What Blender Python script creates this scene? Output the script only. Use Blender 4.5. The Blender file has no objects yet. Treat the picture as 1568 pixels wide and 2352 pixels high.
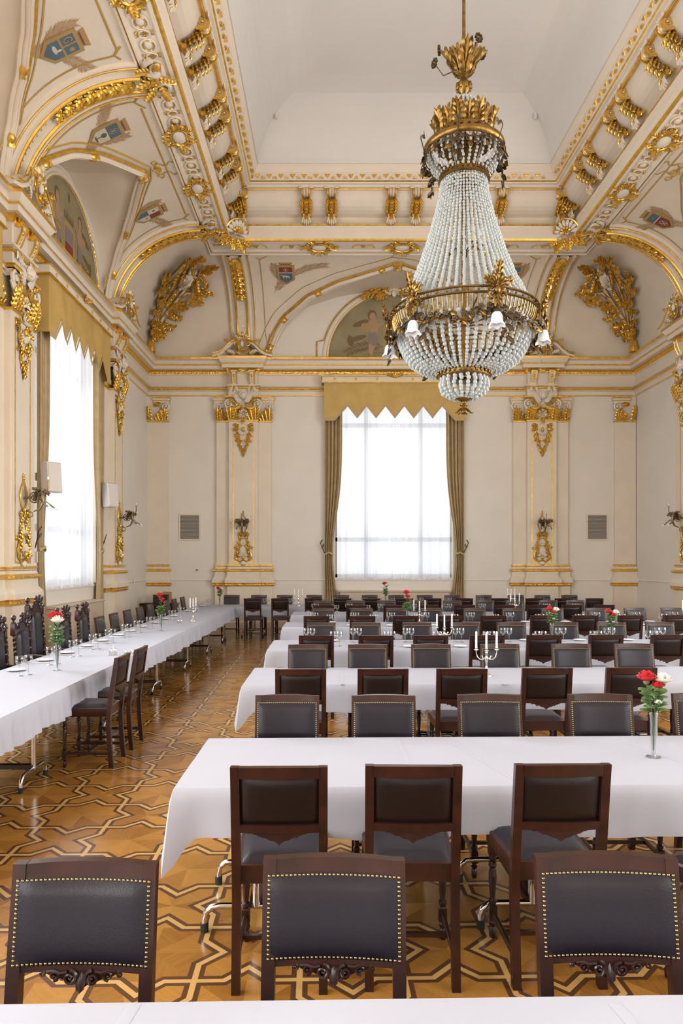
import bpy, math, random
from mathutils import Matrix, Vector
random.seed(7)
C = bpy.context.scene.collection
PI = math.pi
sin, cos = math.sin, math.cos
R = math.radians

# ------------------------------------------------------------------ camera, sky, lights
# the hall in metres: x to the right, y into the room, z up; lens height 1.88
XL, XR, YB, Y0 = -5.27, 8.71, 20.6, -9.5
XC = 1.72
cam = bpy.data.cameras.new('camera'); co = bpy.data.objects.new('camera', cam); C.objects.link(co)
bpy.context.scene.camera = co
co.location = (0, 0, 1.88); co.rotation_euler = (PI / 2, 0, 0)
cam.sensor_fit = 'AUTO'; cam.sensor_width = 36; cam.lens = 1650 / 2352 * 36
cam.shift_x = (784 - 761) / 2352; cam.shift_y = (1290 - 1176) / 2352
cam.clip_end = 200
sc = bpy.context.scene
sc.view_settings.view_transform = 'Standard'; sc.view_settings.look = 'None'
sc.view_settings.gamma = 1; sc.view_settings.use_curve_mapping = False
sc.view_settings.exposure = 0.24
cy = sc.cycles
cy.use_denoising = True; cy.max_bounces = 7; cy.diffuse_bounces = 4; cy.glossy_bounces = 3
cy.transmission_bounces = 4; cy.transparent_max_bounces = 16; cy.caustics_reflective = False; cy.caustics_refractive = False
cy.sample_clamp_indirect = 4; cy.use_adaptive_sampling = True; cy.adaptive_threshold = 0.03
w = bpy.data.worlds.new('sky'); sc.world = w; w.use_nodes = True
bg = w.node_tree.nodes['Background']; bg.inputs[0].default_value = (0.93, 0.96, 1.0, 1); bg.inputs[1].default_value = 1.1

def area(name, loc, rot, sx, sy, power, col=(1, .97, .93)):
    l = bpy.data.lights.new(name, 'AREA'); l.shape = 'RECTANGLE'; l.size = sx; l.size_y = sy
    l.energy = power; l.color = col
    o = bpy.data.objects.new(name, l); C.objects.link(o); o.location = loc; o.rotation_euler = rot
    return o
WBAY = [14.4, 9.1, 3.8, -1.5, -6.8]; RBAY = [9.1, 3.8, -1.5, -6.8]
for k, y in enumerate(WBAY):      # daylight through the tall windows; the last two bays, behind camera, are added fill
    area('daylight_and_fill_left', (XL - .75, y, 4.1), (0, -PI / 2, 0), 5.4, 3.5, (105, 1150, 430, 640, 620)[k], (.98, .985, 1))
for y in RBAY: area('daylight_and_fill_right', (XR + .75, y, 4.1), (0, PI / 2, 0), 5.4, 3.5, {9.1: 560, 3.8: 300}.get(y, 430), (.98, .985, 1))  # last two right bays are unseen windows added for frontal fill
area('daylight_back', (1.79, YB + .8, 4.1), (-PI / 2, 0, 0), 3.6, 5.4, 85, (.98, .985, 1))

# ------------------------------------------------------------------ materials
MATS = {}
def mat(name, col, rough=.6, metal=0, noise=0, nscale=6, bump=0, bscale=40, spec=.5, col2=None, btype='noise', **kw):
    m = bpy.data.materials.new(name); m.use_nodes = True; MATS[name] = m
    nt = m.node_tree; b = nt.nodes['Principled BSDF']
    b.inputs['Base Color'].default_value = (*col, 1); b.inputs['Roughness'].default_value = rough
    b.inputs['Metallic'].default_value = metal; b.inputs['Specular IOR Level'].default_value = spec
    for k, v in kw.items(): b.inputs[k.replace('_', ' ')].default_value = v
    tc = nt.nodes.new('ShaderNodeTexCoord')
    if noise or col2:
        n = nt.nodes.new('ShaderNodeTexNoise'); n.inputs['Scale'].default_value = nscale; n.inputs['Detail'].default_value = 4
        nt.links.new(tc.outputs['Object'], n.inputs['Vector'])
        r = nt.nodes.new('ShaderNodeValToRGB')
        c2 = col2 or tuple(max(0, c * (1 - noise)) for c in col)
        r.color_ramp.elements[0].position = .35; r.color_ramp.elements[1].position = .65
        r.color_ramp.elements[0].color = (*col, 1); r.color_ramp.elements[1].color = (*c2, 1)
        nt.links.new(n.outputs['Fac'], r.inputs['Fac']); nt.links.new(r.outputs['Color'], b.inputs['Base Color'])
    if bump:
        if btype == 'voronoi':
            n = nt.nodes.new('ShaderNodeTexVoronoi'); out = 'Distance'
        else:
            n = nt.nodes.new('ShaderNodeTexNoise'); out = 'Fac'
        n.inputs['Scale'].default_value = bscale
        nt.links.new(tc.outputs['Object'], n.inputs['Vector'])
        bp = nt.nodes.new('ShaderNodeBump'); bp.inputs['Strength'].default_value = bump; bp.inputs['Distance'].default_value = .02
        nt.links.new(n.outputs[out], bp.inputs['Height']); nt.links.new(bp.outputs['Normal'], b.inputs['Normal'])
    return m
PL = mat('cream_plaster', (.80, .70, .565), .62, noise=.05, nscale=2.2)
WL = mat('wall_paint', (.81, .75, .665), .55, noise=.05, nscale=1.2)
CE = mat('ceiling_white', (.74, .71, .665), .75, noise=.03, nscale=.8)
GO = mat('gold_leaf', (.88, .54, .09), .30, metal=.72, noise=.28, nscale=9, bump=.12, bscale=60)
GC = mat('carved_gold', (.88, .54, .09), .32, metal=.7, bump=.9, bscale=17, btype='voronoi')
GP = mat('gold_paint', (.62, .40, .10), .4, metal=.5)
BR = mat('old_brass', (.30, .175, .045), .36, metal=.9, noise=.4, nscale=14, bump=.15, bscale=70)
BD = mat('dark_bronze', (.10, .07, .04), .42, metal=.8)
AB = mat('antique_bronze', (.26, .20, .12), .4, metal=.85)
WH = mat('white_stucco', (.78, .69, .58), .6)
WD = mat('mahogany_wood', (.042, .0125, .0075), .3, spec=.45, col2=(.022, .008, .006), nscale=11)
WD2 = mat('oak_dark', (.030, .012, .009), .28)
LE = mat('black_leather', (.012, .009, .014), .33, spec=.40, bump=.05, bscale=160)
LB = mat('leather_back_panel', (.012, .006, .005), .36, spec=.35, bump=.03, bscale=120)
NA = mat('brass_nail', (.32, .25, .12), .3, metal=1)
CL = mat('white_tablecloth', (.43, .435, .495), .8, bump=.05, bscale=3)
CR = mat('chrome', (.72, .70, .68), .12, metal=1)
RB = mat('black_rubber', (.02, .02, .02), .6)
SI = mat('silver', (.80, .77, .70), .2, metal=1)
CA = mat('candle_wax', (.86, .85, .80), .4)
PO = mat('white_porcelain', (.85, .85, .86), .2)
VA = mat('valance_gold_cloth', (.60, .395, .115), .62, noise=.12, nscale=3)
FR = mat('fringe', (.50, .36, .17), .8)
DR = mat('drape_cloth', (.52, .385, .20), .75, noise=.15, nscale=5)
SG = mat('frosted_glass', (.82, .85, .86), .25)
WF = mat('window_frame', (.42, .38, .34), .5)
RS = mat('red_petal', (.55, .012, .018), .5)
RW = mat('white_petal', (.80, .76, .66), .55)
GL = mat('green_leaf', (.10, .19, .05), .5, noise=.3, nscale=20)
PG = mat('pale_plastic', (.66, .62, .56), .45)
VG = mat('vent_grey', (.36, .33, .29), .5)
TN = mat('painted_tan', (.56, .37, .19), .7, noise=.25, nscale=12)
TD = mat('painted_brown', (.17, .11, .05), .7)
BL = mat('painted_blue', (.10, .16, .20), .7, noise=.15, nscale=10)
RD = mat('painted_red', (.21, .045, .028), .7)
OC = mat('painted_ochre', (.40, .265, .10), .7)
IV = mat('painted_ivory', (.60, .55, .46), .7)
OL = mat('mural_olive', (.33, .275, .15), .7, col2=(.26, .215, .115), nscale=1.5)
SK = mat('painted_skin', (.42, .27, .15), .7)
MV = mat('painted_mauve', (.25, .19, .17), .7)
RC = mat('radiator_panel', (.60, .50, .38), .55)

def glassy(name, base=(.95, .97, .97), f=.12, rough=.02):
    m = bpy.data.materials.new(name); m.use_nodes = True; nt = m.node_tree; nt.nodes.clear()
    o = nt.nodes.new('ShaderNodeOutputMaterial'); mx = nt.nodes.new('ShaderNodeMixShader')
    t = nt.nodes.new('ShaderNodeBsdfTransparent'); g = nt.nodes.new('ShaderNodeBsdfGlossy'); l = nt.nodes.new('ShaderNodeLayerWeight')
    t.inputs[0].default_value = (*base, 1); g.inputs['Roughness'].default_value = rough
    l.inputs[0].default_value = f
    nt.links.new(l.outputs['Facing'], mx.inputs[0]); nt.links.new(t.outputs[0], mx.inputs[1]); nt.links.new(g.outputs[0], mx.inputs[2])
    nt.links.new(mx.outputs[0], o.inputs[0]); return m
GS = glassy('clear_glass', (.86, .88, .88), .5)
GW = glassy('window_glass', (.97, .98, .98), .1)
def sheer():
    m = bpy.data.materials.new('sheer_voile'); m.use_nodes = True; nt = m.node_tree; nt.nodes.clear()
    o = nt.nodes.new('ShaderNodeOutputMaterial'); mx = nt.nodes.new('ShaderNodeMixShader'); mx2 = nt.nodes.new('ShaderNodeMixShader')
    t = nt.nodes.new('ShaderNodeBsdfTransparent'); d = nt.nodes.new('ShaderNodeBsdfDiffuse'); tl = nt.nodes.new('ShaderNodeBsdfTranslucent')
    d.inputs[0].default_value = (.85, .86, .9, 1); tl.inputs[0].default_value = (.85, .87, .93, 1)
    mx.inputs[0].default_value = .6; mx2.inputs[0].default_value = .74
    nt.links.new(d.outputs[0], mx.inputs[1]); nt.links.new(tl.outputs[0], mx.inputs[2])
    nt.links.new(t.outputs[0], mx2.inputs[1]); nt.links.new(mx.outputs[0], mx2.inputs[2]); nt.links.new(mx2.outputs[0], o.inputs[0]); return m
SH = sheer()

def bead_mat():
    m = bpy.data.materials.new('opal_bead'); m.use_nodes = True; nt = m.node_tree; b = nt.nodes['Principled BSDF']; o = nt.nodes['Material Output']
    b.inputs['Base Color'].default_value = (.66, .70, .69, 1); b.inputs['Roughness'].default_value = .12; b.inputs['Specular IOR Level'].default_value = .8
    t = nt.nodes.new('ShaderNodeBsdfTransparent'); l = nt.nodes.new('ShaderNodeLayerWeight'); l.inputs[0].default_value = .5; mx = nt.nodes.new('ShaderNodeMixShader')
    mr = nt.nodes.new('ShaderNodeMapRange'); mr.inputs['To Min'].default_value = .5; mr.inputs['To Max'].default_value = .95
    nt.links.new(l.outputs['Facing'], mr.inputs['Value']); nt.links.new(mr.outputs[0], mx.inputs[0]); t.inputs[0].default_value = (.85, .87, .86, 1)
    nt.links.new(t.outputs[0], mx.inputs[1]); nt.links.new(b.outputs[0], mx.inputs[2]); nt.links.new(mx.outputs[0], o.inputs[0]); return m
BE = bead_mat()
def floor_mat():
    """inlaid parquet: a square net of light strips edged in dark wood, bulging in and out by turns"""
    m = bpy.data.materials.new('star_parquet'); m.use_nodes = True; nt = m.node_tree; b = nt.nodes['Principled BSDF']
    def N(op, a, b_=None, c=None):
        n = nt.nodes.new('ShaderNodeMath'); n.operation = op
        for i, v in enumerate((a, b_, c)):
            if v is None: continue
            if isinstance(v, (int, float)): n.inputs[i].default_value = v
            else: nt.links.new(v, n.inputs[i])
        return n.outputs[0]
    tc = nt.nodes.new('ShaderNodeTexCoord'); mp = nt.nodes.new('ShaderNodeMapping'); sp = nt.nodes.new('ShaderNodeSeparateXYZ')
    nt.links.new(tc.outputs['Object'], mp.inputs[0]); mp.inputs['Rotation'].default_value = (0, 0, R(-1.3))
    P = .472
    nt.links.new(mp.outputs[0], sp.inputs[0])
    # phase: a crossing stands at about (-0.645, 4.12)
    ca, sa = cos(R(-1.3)), sin(R(-1.3)); px, py = -.637 * ca - 4.165 * sa, -.637 * sa + 4.165 * ca
    X = N('DIVIDE', N('SUBTRACT', sp.outputs[0], px), P); Y = N('DIVIDE', N('SUBTRACT', sp.outputs[1], py), P)
    i, j = N('FLOOR', X), N('FLOOR', Y); fx, fy = N('SUBTRACT', X, i), N('SUBTRACT', Y, j)
    par = N('MODULO', N('ADD', N('ADD', i, j), 2000), 2)      # 0 / 1
    # the tile left-below of the crossing (i=-1, j=-1): i+j even -> bulges in
    s = N('SUBTRACT', 1, N('MULTIPLY', par, 2))               # +1 in, -1 out
    u = N('SUBTRACT', .5, N('ABSOLUTE', N('SUBTRACT', fx, .5))); v = N('SUBTRACT', .5, N('ABSOLUTE', N('SUBTRACT', fy, .5)))
    def sd(u, v):
        A = v; B = N('MULTIPLY', N('SUBTRACT', v, N('MULTIPLY', s, N('SUBTRACT', u, .28))), .7071)
        mn, mxx = N('MINIMUM', A, B), N('MAXIMUM', A, B)
        return N('ABSOLUTE', N('ADD', N('MULTIPLY', mn, N('SUBTRACT', 1, par)), N('MULTIPLY', mxx, par)))
    d = N('MULTIPLY', N('MINIMUM', sd(u, v), sd(v, u)), P)
    light = N('LESS_THAN', d, .0135); dark = N('LESS_THAN', d, .037)
    # wedges of veneer around each tile's centre
    ang = N('DIVIDE', N('ARCTAN2', N('SUBTRACT', fy, .5), N('SUBTRACT', fx, .5)), PI / 4)
    wd = N('FLOOR', N('ADD', ang, N('MULTIPLY', 0.5, N('SUBTRACT', 1, par))))
    cv = nt.nodes.new('ShaderNodeCombineXYZ')
    nt.links.new(i, cv.inputs[0]); nt.links.new(j, cv.inputs[1]); nt.links.new(wd, cv.inputs[2])
    wn = nt.nodes.new('ShaderNodeTexWhiteNoise'); nt.links.new(cv.outputs[0], wn.inputs[0])
    # grain, running differently in each wedge
    gr = nt.nodes.new('ShaderNodeTexNoise'); gm = nt.nodes.new('ShaderNodeVectorRotate'); gm.rotation_type = 'Z_AXIS'
    nt.links.new(mp.outputs[0], gm.inputs['Vector']); nt.links.new(N('MULTIPLY', wd, PI / 4), gm.inputs['Angle'])
    gs = nt.nodes.new('ShaderNodeMapping'); gs.inputs['Scale'].default_value = (3, 38, 1); nt.links.new(gm.outputs[0], gs.inputs[0])
    nt.links.new(gs.outputs[0], gr.inputs['Vector']); gr.inputs['Scale'].default_value = 1.6; gr.inputs['Detail'].default_value = 3
    tone = N('ADD', N('MULTIPLY', wn.outputs[0], .62), N('MULTIPLY', gr.outputs['Fac'], .5))
    rp = nt.nodes.new('ShaderNodeValToRGB'); nt.links.new(tone, rp.inputs[0])
    e = rp.color_ramp.elements; e[0].position = .12; e[0].color = (.24, .095, .016, 1); e[1].position = 1.0; e[1].color = (.50, .245, .05, 1)
    def MX(f, c1, c2):
        n = nt.nodes.new('ShaderNodeMixRGB')
        nt.links.new(f, n.inputs[0])
        for k, c in ((1, c1), (2, c2)):
            if isinstance(c, tuple): n.inputs[k].default_value = (*c, 1)
            else: nt.links.new(c, n.inputs[k])
        return n.outputs[0]
    c = MX(dark, rp.outputs[0], (.105, .045, .02)); c = MX(light, c, (.60, .36, .12))
    nt.links.new(c, b.inputs['Base Color'])
    ns = nt.nodes.new('ShaderNodeTexNoise'); ns.inputs['Scale'].default_value = 3; nt.links.new(tc.outputs['Object'], ns.inputs['Vector'])
    nt.links.new(N('ADD', .13, N('MULTIPLY', ns.outputs['Fac'], .14)), b.inputs['Roughness'])
    b.inputs['Specular IOR Level'].default_value = .5
    return m
FL = floor_mat()

# ------------------------------------------------------------------ mesh builder
class MB:
    """collects shapes and links them as one mesh; T maps every vertex, mats are slots"""
    def __init__(s, T=None): s.v = []; s.f = []; s.m = []; s.mats = []; s.T = T
    def mi(s, m):
        if m not in s.mats: s.mats.append(m)
        return s.mats.index(m)
    def add(s, vs, fs, m):
        o = len(s.v); k = s.mi(m)
        s.v += [tuple(s.T(*v)) for v in vs] if s.T else [tuple(v) for v in vs]
        for f in fs: s.f.append(tuple(i + o for i in f)); s.m.append(k)
    def box(s, x0, x1, y0, y1, z0, z1, m, bev=0):
        if bev:
            b = bev
            pts = []
            for (z, i) in ((z0, b), (z0 + b, 0), (z1 - b, 0), (z1, b)):
                pts += [(x0 + i, y0 + i + 0, z), (x1 - i, y0 + i, z), (x1 - i, y1 - i, z), (x0 + i, y1 - i, z)]
            fs = [(3, 2, 1, 0), (12, 13, 14, 15)]
            for k in range(3):
                for a in range(4): fs.append((4 * k + a, 4 * k + (a + 1) % 4, 4 * k + 4 + (a + 1) % 4, 4 * k + 4 + a))
            return s.add(pts, fs, m)
        s.add([(x0, y0, z0), (x1, y0, z0), (x1, y1, z0), (x0, y1, z0), (x0, y0, z1), (x1, y0, z1), (x1, y1, z1), (x0, y1, z1)],
              [(3, 2, 1, 0), (4, 5, 6, 7), (0, 1, 5, 4), (1, 2, 6, 5), (2, 3, 7, 6), (3, 0, 4, 7)], m)
    def tube(s, pts, r, m, n=6, caps=True, flat=1.0, up=None, close=False):
        """tube along pts; r number or list; flat scales the section along 'up'"""
        P = [Vector(p) for p in pts]; L = len(P); rr = r if isinstance(r, (list, tuple)) else [r] * L
        vs = []; prev = None
        for i, p in enumerate(P):
            a = P[i - 1] if (i > 0 or close) else P[i]; b = P[(i + 1) % L] if (i < L - 1 or close) else P[i]
            d = (b - a)
            if d.length < 1e-9: d = Vector((0, 0, 1))
            d.normalize()
            if up is not None: u = Vector(up)
            elif prev is not None: u = prev
            else: u = Vector((0, 0, 1)) if abs(d.z) < .9 else Vector((1, 0, 0))
            x = u.cross(d)
            if x.length < 1e-6: x = Vector((1, 0, 0)).cross(d)
            x.normalize(); y = d.cross(x); prev = y
            for k in range(n):
                t = 2 * PI * k / n; vs.append(p + x * (cos(t) * rr[i]) + y * (sin(t) * rr[i] * flat))
        fs = []
        for i in range(L if close else L - 1):
            j = (i + 1) % L
            for k in range(n): fs.append((i * n + k, i * n + (k + 1) % n, j * n + (k + 1) % n, j * n + k))
        if caps and not close: fs.append(tuple(range(n - 1, -1, -1))); fs.append(tuple((L - 1) * n + k for k in range(n)))
        s.add(vs, fs, m)
    def lathe(s, prof, m, n=12, c=(0, 0, 0), ax='z', a0=0, a1=2 * PI):
        full = abs(a1 - a0 - 2 * PI) < 1e-6; K = n if full else n + 1
        vs = []
        for (r, h) in prof:
            for k in range(K):
                t = a0 + (a1 - a0) * k / n
                q = (r * cos(t), r * sin(t), h)
                if ax == 'y': q = (q[0], q[2], -q[1])
                if ax == 'x': q = (q[2], q[0], q[1])
                vs.append((c[0] + q[0], c[1] + q[1], c[2] + q[2]))
        fs = []
        for i in range(len(prof) - 1):
            for k in range(n): fs.append((i * K + k, i * K + (k + 1) % K, (i + 1) * K + (k + 1) % K, (i + 1) * K + k))
        s.add(vs, fs, m)
    def ball(s, c, r, m, n=6, k=4, sc=(1, 1, 1)):
        vs = [(c[0], c[1], c[2] - r * sc[2])]
        for i in range(1, k):
            a = -PI / 2 + PI * i / k
            for j in range(n):
                t = 2 * PI * j / n
                vs.append((c[0] + r * sc[0] * cos(a) * cos(t), c[1] + r * sc[1] * cos(a) * sin(t), c[2] + r * sc[2] * sin(a)))
        vs.append((c[0], c[1], c[2] + r * sc[2])); e = len(vs) - 1
        fs = []
        for j in range(n):
            fs.append((0, 1 + (j + 1) % n, 1 + j)); fs.append((e, e - n + j, e - n + (j + 1) % n))
        for i in range(k - 2):
            for j in range(n): fs.append((1 + i * n + j, 1 + i * n + (j + 1) % n, 1 + (i + 1) * n + (j + 1) % n, 1 + (i + 1) * n + j))
        s.add(vs, fs, m)
    def poly(s, pts, z, m, th=0):
        """flat outline in the local xy plane at height z; th > 0 gives it thickness"""
        n = len(pts)
        if th:
            vs = [(x, y, z) for x, y in pts] + [(x, y, z + th) for x, y in pts]
            fs = [tuple(range(n - 1, -1, -1)), tuple(range(n, 2 * n))] + [(i, (i + 1) % n, n + (i + 1) % n, n + i) for i in range(n)]
        else: vs = [(x, y, z) for x, y in pts]; fs = [tuple(range(n))]
        s.add(vs, fs, m)
    def grid(s, fn, nu, nv, m, closeu=False):
        K = nu if closeu else nu + 1
        vs = [fn(i / nu, j / nv) for j in range(nv + 1) for i in range(K)]
        s.add(vs, [(j * K + i, j * K + (i + 1) % K, (j + 1) * K + (i + 1) % K, (j + 1) * K + i) for j in range(nv) for i in range(nu)], m)
    # ---- carved motifs in a local plane: x right, y up, z out
    def leaf(s, x, y, ang, L, W, m, z=0, bulge=.3, curl=.3, lobes=3, nu=8):
        ca, sa = cos(ang), sin(ang)
        if lobes > 1 and L > .09:      # acanthus: a midrib with curling fronds to both sides
            def Q(l, q, h): return (x + l * ca - q * sa, y + l * sa + q * ca, z + h)
            def H_(t): return L * bulge * sin(PI * t * .9) * .5 + curl * L * t * t
            s.tube([Q(L * t, 0, H_(t) + .02 * L) for t in (0, .3, .6, .85, 1)], [W * .14, W * .14, W * .13, W * .15, W * .05], m, n=5)
            K = 3 if L < .22 else 4
            for k in range(K):
                t = .02 + .64 * k / (K - 1); fl = W * (.86 - .26 * t) * (1 if k else .8); a0 = R(72 - 34 * t)
                for sg in (-1, 1):
                    pts = []
                    for i in range(4):
                        r_ = i / 3; a_ = a0 * (1 - .45 * r_)
                        pts.append(Q(L * t + fl * r_ * cos(a_), sg * fl * r_ * sin(a_), H_(t) + fl * (.22 * sin(PI * r_) - .10 * r_ + .18 * r_ ** 3)))
                    s.tube(pts, [W * .10, W * .165, W * .16, W * .06], m, n=4)
            return
        def f(a, b):
            t = a; sw = (t * lobes) % 1.0 if t < .999 else 1
            ww = W * .55 * (sin(PI * min(1, t * .88 + .1)) ** .6) * ((.48 + .52 * sin(PI * min(1, sw * .8 + .12)) ) if lobes > 1 else 1)
            if a > .98: ww *= .2
            q = (b - .5) * 2 * ww; l = t * L
            e = abs(b - .5) * 2; h = z + L * bulge * sin(PI * t * .9) * .5 + curl * L * t * t - e * (1.6 - e) * W * .22 + (.06 * W if e < .1 else 0) + (.10 * W * e * e * sin(PI * sw) if lobes > 1 else 0)
            return (x + l * ca - q * sa, y + l * sa + q * ca, max(h, z - .5))
        s.grid(f, nu, 4, m)
    def scroll(s, x, y, r, m, turns=1.6, a0=0, dirn=1, w=None, z=.0, depth=None, n=18, eye=True):
        """volute spiralling in from radius r, starting at angle a0"""
        w = w or r * .2; pts = []; rr = []
        for i in range(n + 1):
            t = i / n; a = a0 + dirn * t * turns * 2 * PI; q = r * (1 - t) ** .8 * .85 + r * .12
            pts.append((x + q * cos(a), y + q * sin(a), z + t * r * .25)); rr.append(w * (1 - .5 * t))
        s.tube(pts, rr, m, n=5)
        if eye: s.ball((x, y, z + r * .22), r * .22, m, 6, 4)
    def shell(s, x, y, r, m, m2=None, a0=0.0, a1=PI, n=7, z=0.0, dome=.35):
        for k in range(n):
            a = a0 + (a1 - a0) * (k + .5) / n; da = (a1 - a0) / n
            pts = []; rr = []
            for i in range(6):
                t = i / 5; q = r * (.12 + .88 * t)
                pts.append((x + q * cos(a), y + q * sin(a), z + dome * r * sin(t * PI * .75))); rr.append(max(.004, q * da * .5 * (1 if i < 5 else .55)))
            s.tube(pts, rr, (m2 if (m2 and k % 2) else m), n=5, flat=.8)
        s.ball((x, y, z + dome * r * .4), r * .2, m, 6, 4)
    def flower(s, x, y, r, m, z=0.0, n=5):
        for k in range(n):
            a = 2 * PI * k / n; s.ball((x + cos(a) * r * .55, y + sin(a) * r * .55, z + r * .25), r * .45, m, 5, 3, (1, 1, .55))
        s.ball((x, y, z + r * .5), r * .3, m, 5, 3)
    def build(s, name, parent=None, smooth=40, loc=None):
        me = bpy.data.meshes.new(name); me.from_pydata(s.v, [], s.f)
        for m in s.mats: me.materials.append(m)
        if len(s.mats) > 1: me.polygons.foreach_set('material_index', s.m)
        if smooth:
            me.polygons.foreach_set('use_smooth', [True] * len(me.polygons))
            try: me.set_sharp_from_angle(angle=R(smooth))
            except Exception: pass
        me.update()
        o = bpy.data.objects.new(name, me); C.objects.link(o)
        if parent: o.parent = parent
        if loc: o.location = loc
        return o

def tag(o, label, cat, group=None, kind=None):
    if label: o['label'] = label
    if cat: o['category'] = cat
    if group: o['group'] = group
    if kind: o['kind'] = kind
    return o
def struct(o): o['kind'] = 'structure'; return o
def thing(name, label, cat, M=None, group=None):
    o = bpy.data.objects.new(name, None); C.objects.link(o); o.empty_display_size = .1
    if M is not None: o.matrix_world = M
    return tag(o, label, cat, group)
KIDS = {}
def kids(o):
    if o.name not in KIDS: KIDS[o.name] = [c for c in C.objects if c.parent == o]
    return KIDS[o.name]
def dup(o, M=None, label=None, group=None, parent=None):
    """a thing with copies of its parts and sub-parts"""
    c = o.copy(); C.objects.link(c); c.parent = parent
    if M is not None: c.matrix_world = M
    if label: c['label'] = label
    if group: c['group'] = group
    for k in kids(o): dup(k, parent=c)
    return c
def fr(x, y, z, rz=0): return Matrix.Translation((x, y, z)) @ Matrix.Rotation(rz, 4, 'Z')
def cols(o, x, y, z):
    return Matrix(((x[0], y[0], z[0], o[0]), (x[1], y[1], z[1], o[1]), (x[2], y[2], z[2], o[2]), (0, 0, 0, 1)))
def on_back(x, z, p=0): return cols((x, YB - p, z), (1, 0, 0), (0, 0, 1), (0, -1, 0))
def on_left(y, z, p=0): return cols((XL + p, y, z), (0, 1, 0), (0, 0, 1), (1, 0, 0))
def on_right(y, z, p=0): return cols((XR - p, y, z), (0, -1, 0), (0, 0, 1), (-1, 0, 0))
ORD = ['first', 'second', 'third', 'fourth', 'fifth', 'sixth', 'seventh', 'eighth', 'ninth', 'tenth', 'eleventh', 'twelfth', 'thirteenth', 'fourteenth', 'fifteenth', 'sixteenth', 'seventeenth', 'eighteenth', 'nineteenth', 'twentieth']

# ------------------------------------------------------------------ the room shell
fm = MB(); fm.add([(XL - .05, Y0, 0), (XR + .05, Y0, 0), (XR + .05, YB + .05, 0), (XL - .05, YB + .05, 0)], [(0, 1, 2, 3)], FL)
struct(fm.build('floor', smooth=0))
ZW = 9.95; SILL, HEAD = 1.42, 6.75; WW = 1.68
def sidewall(x0, x1, bays, name):
    wl = MB(); ys = [Y0]
    for y in sorted(bays): ys += [y - WW, y + WW]
    ys.append(YB + .4)
    for k in range(0, len(ys), 2): wl.box(x0, x1, ys[k], ys[k + 1], 0, ZW, WL)
    for y in bays: wl.box(x0, x1, y - WW, y + WW, 0, SILL, WL); wl.box(x0, x1, y - WW, y + WW, HEAD, ZW, WL)
    struct(wl.build(name, smooth=0))
sidewall(XL - .4, XL, WBAY, 'wall_left'); sidewall(XR, XR + .4, RBAY, 'wall_right')
wf = MB(); wf.box(XL - .4, XR + .4, Y0 - .4, Y0, 0, 12.7, WL); struct(wf.build('wall_front', smooth=0))
wb = MB(); XWN = 1.79
wb.box(XL, XWN - WW, YB, YB + .4, 0, ZW, WL); wb.box(XWN + WW, XR, YB, YB + .4, 0, ZW, WL)
wb.box(XWN - WW, XWN + WW, YB, YB + .4, 0, SILL, WL); wb.box(XWN - WW, XWN + WW, YB, YB + .4, HEAD, ZW, WL)
struct(wb.build('wall_back', smooth=0))

CP, CZ0, CZR = 2.19, 7.64, 2.14          # cove: depth, springing height, rise
def prof(t): return CP * (1 - cos(t)), CZ0 + CZR * sin(t)
SIDE = {'L': lambda s, p, z: (XL + p, s, z), 'R': lambda s, p, z: (XR - p, s, z), 'B': lambda s, p, z: (s, YB - p, z)}
def cove(side, s, t, h=0.0):
    p, z = prof(t); tx, tz = CP * sin(t), CZR * cos(t); l = math.hypot(tx, tz) or 1
    return SIDE[side](s, p + tz / l * h, z - tx / l * h)
HT = [0, .12, .38, .53, .75, .876, .947, 1.0]; WT = [1, .995, .925, .86, .67, .44, .21, 0]
def interp(x, xs, ys):
    if x <= xs[0]: return ys[0]
    for a in range(len(xs) - 1):
        if x <= xs[a + 1]: return ys[a] + (ys[a + 1] - ys[a]) * (x - xs[a]) / (xs[a + 1] - xs[a])
    return ys[-1]
APEX = {'B': R(77), 'L': R(72), 'R': R(72)}
def halfw(side, W, t):
    h = sin(t) / sin(APEX[side]); return W * interp(h, HT, WT)
BAYS = {'B': [(XL, 1.74, 3.55, XR)], 'L': [], 'R': []}
edges = [Y0, 6.5, 11.75, YB]
for sd in 'LR':
    BAYS[sd] = [(Y0, 3.8, 2.4, 6.45), (6.45, 9.1, 2.4, 11.75), (11.75, 14.4, 2.4, YB)]
NT = 30
def mitre(side, s, t):
    p = prof(t)[0]
    if side == 'B': return XL + p if s == XL else (XR - p if s == XR else s)
    return YB - p if s == YB else s
cv = MB()
for side, bays in BAYS.items():
    for (a, c, W, b) in bays:
        for half in (0, 1):
            def f(u, v, half=half, a=a, b=b, c=c, W=W, side=side):
                t = v * PI / 2; w = halfw(side, W, t)
                s0, s1 = (mitre(side, a, t), c - w) if half == 0 else (c + w, mitre(side, b, t))
                return cove(side, s0 + (s1 - s0) * u, t)
            cv.grid(f, 4, NT, PL)
        # the pointed lunette vault running straight back to the wall
        for sg in (-1, 1):
            def g(u, v, sg=sg, c=c, W=W, side=side):
                t = v * APEX[side]; w = halfw(side, W, t); p, z = prof(t)
                return SIDE[side](c + sg * w, p * (1 - u), z)
            cv.grid(g, 3, 24, PL)
struct(cv.build('ceiling', smooth=35))

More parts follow.
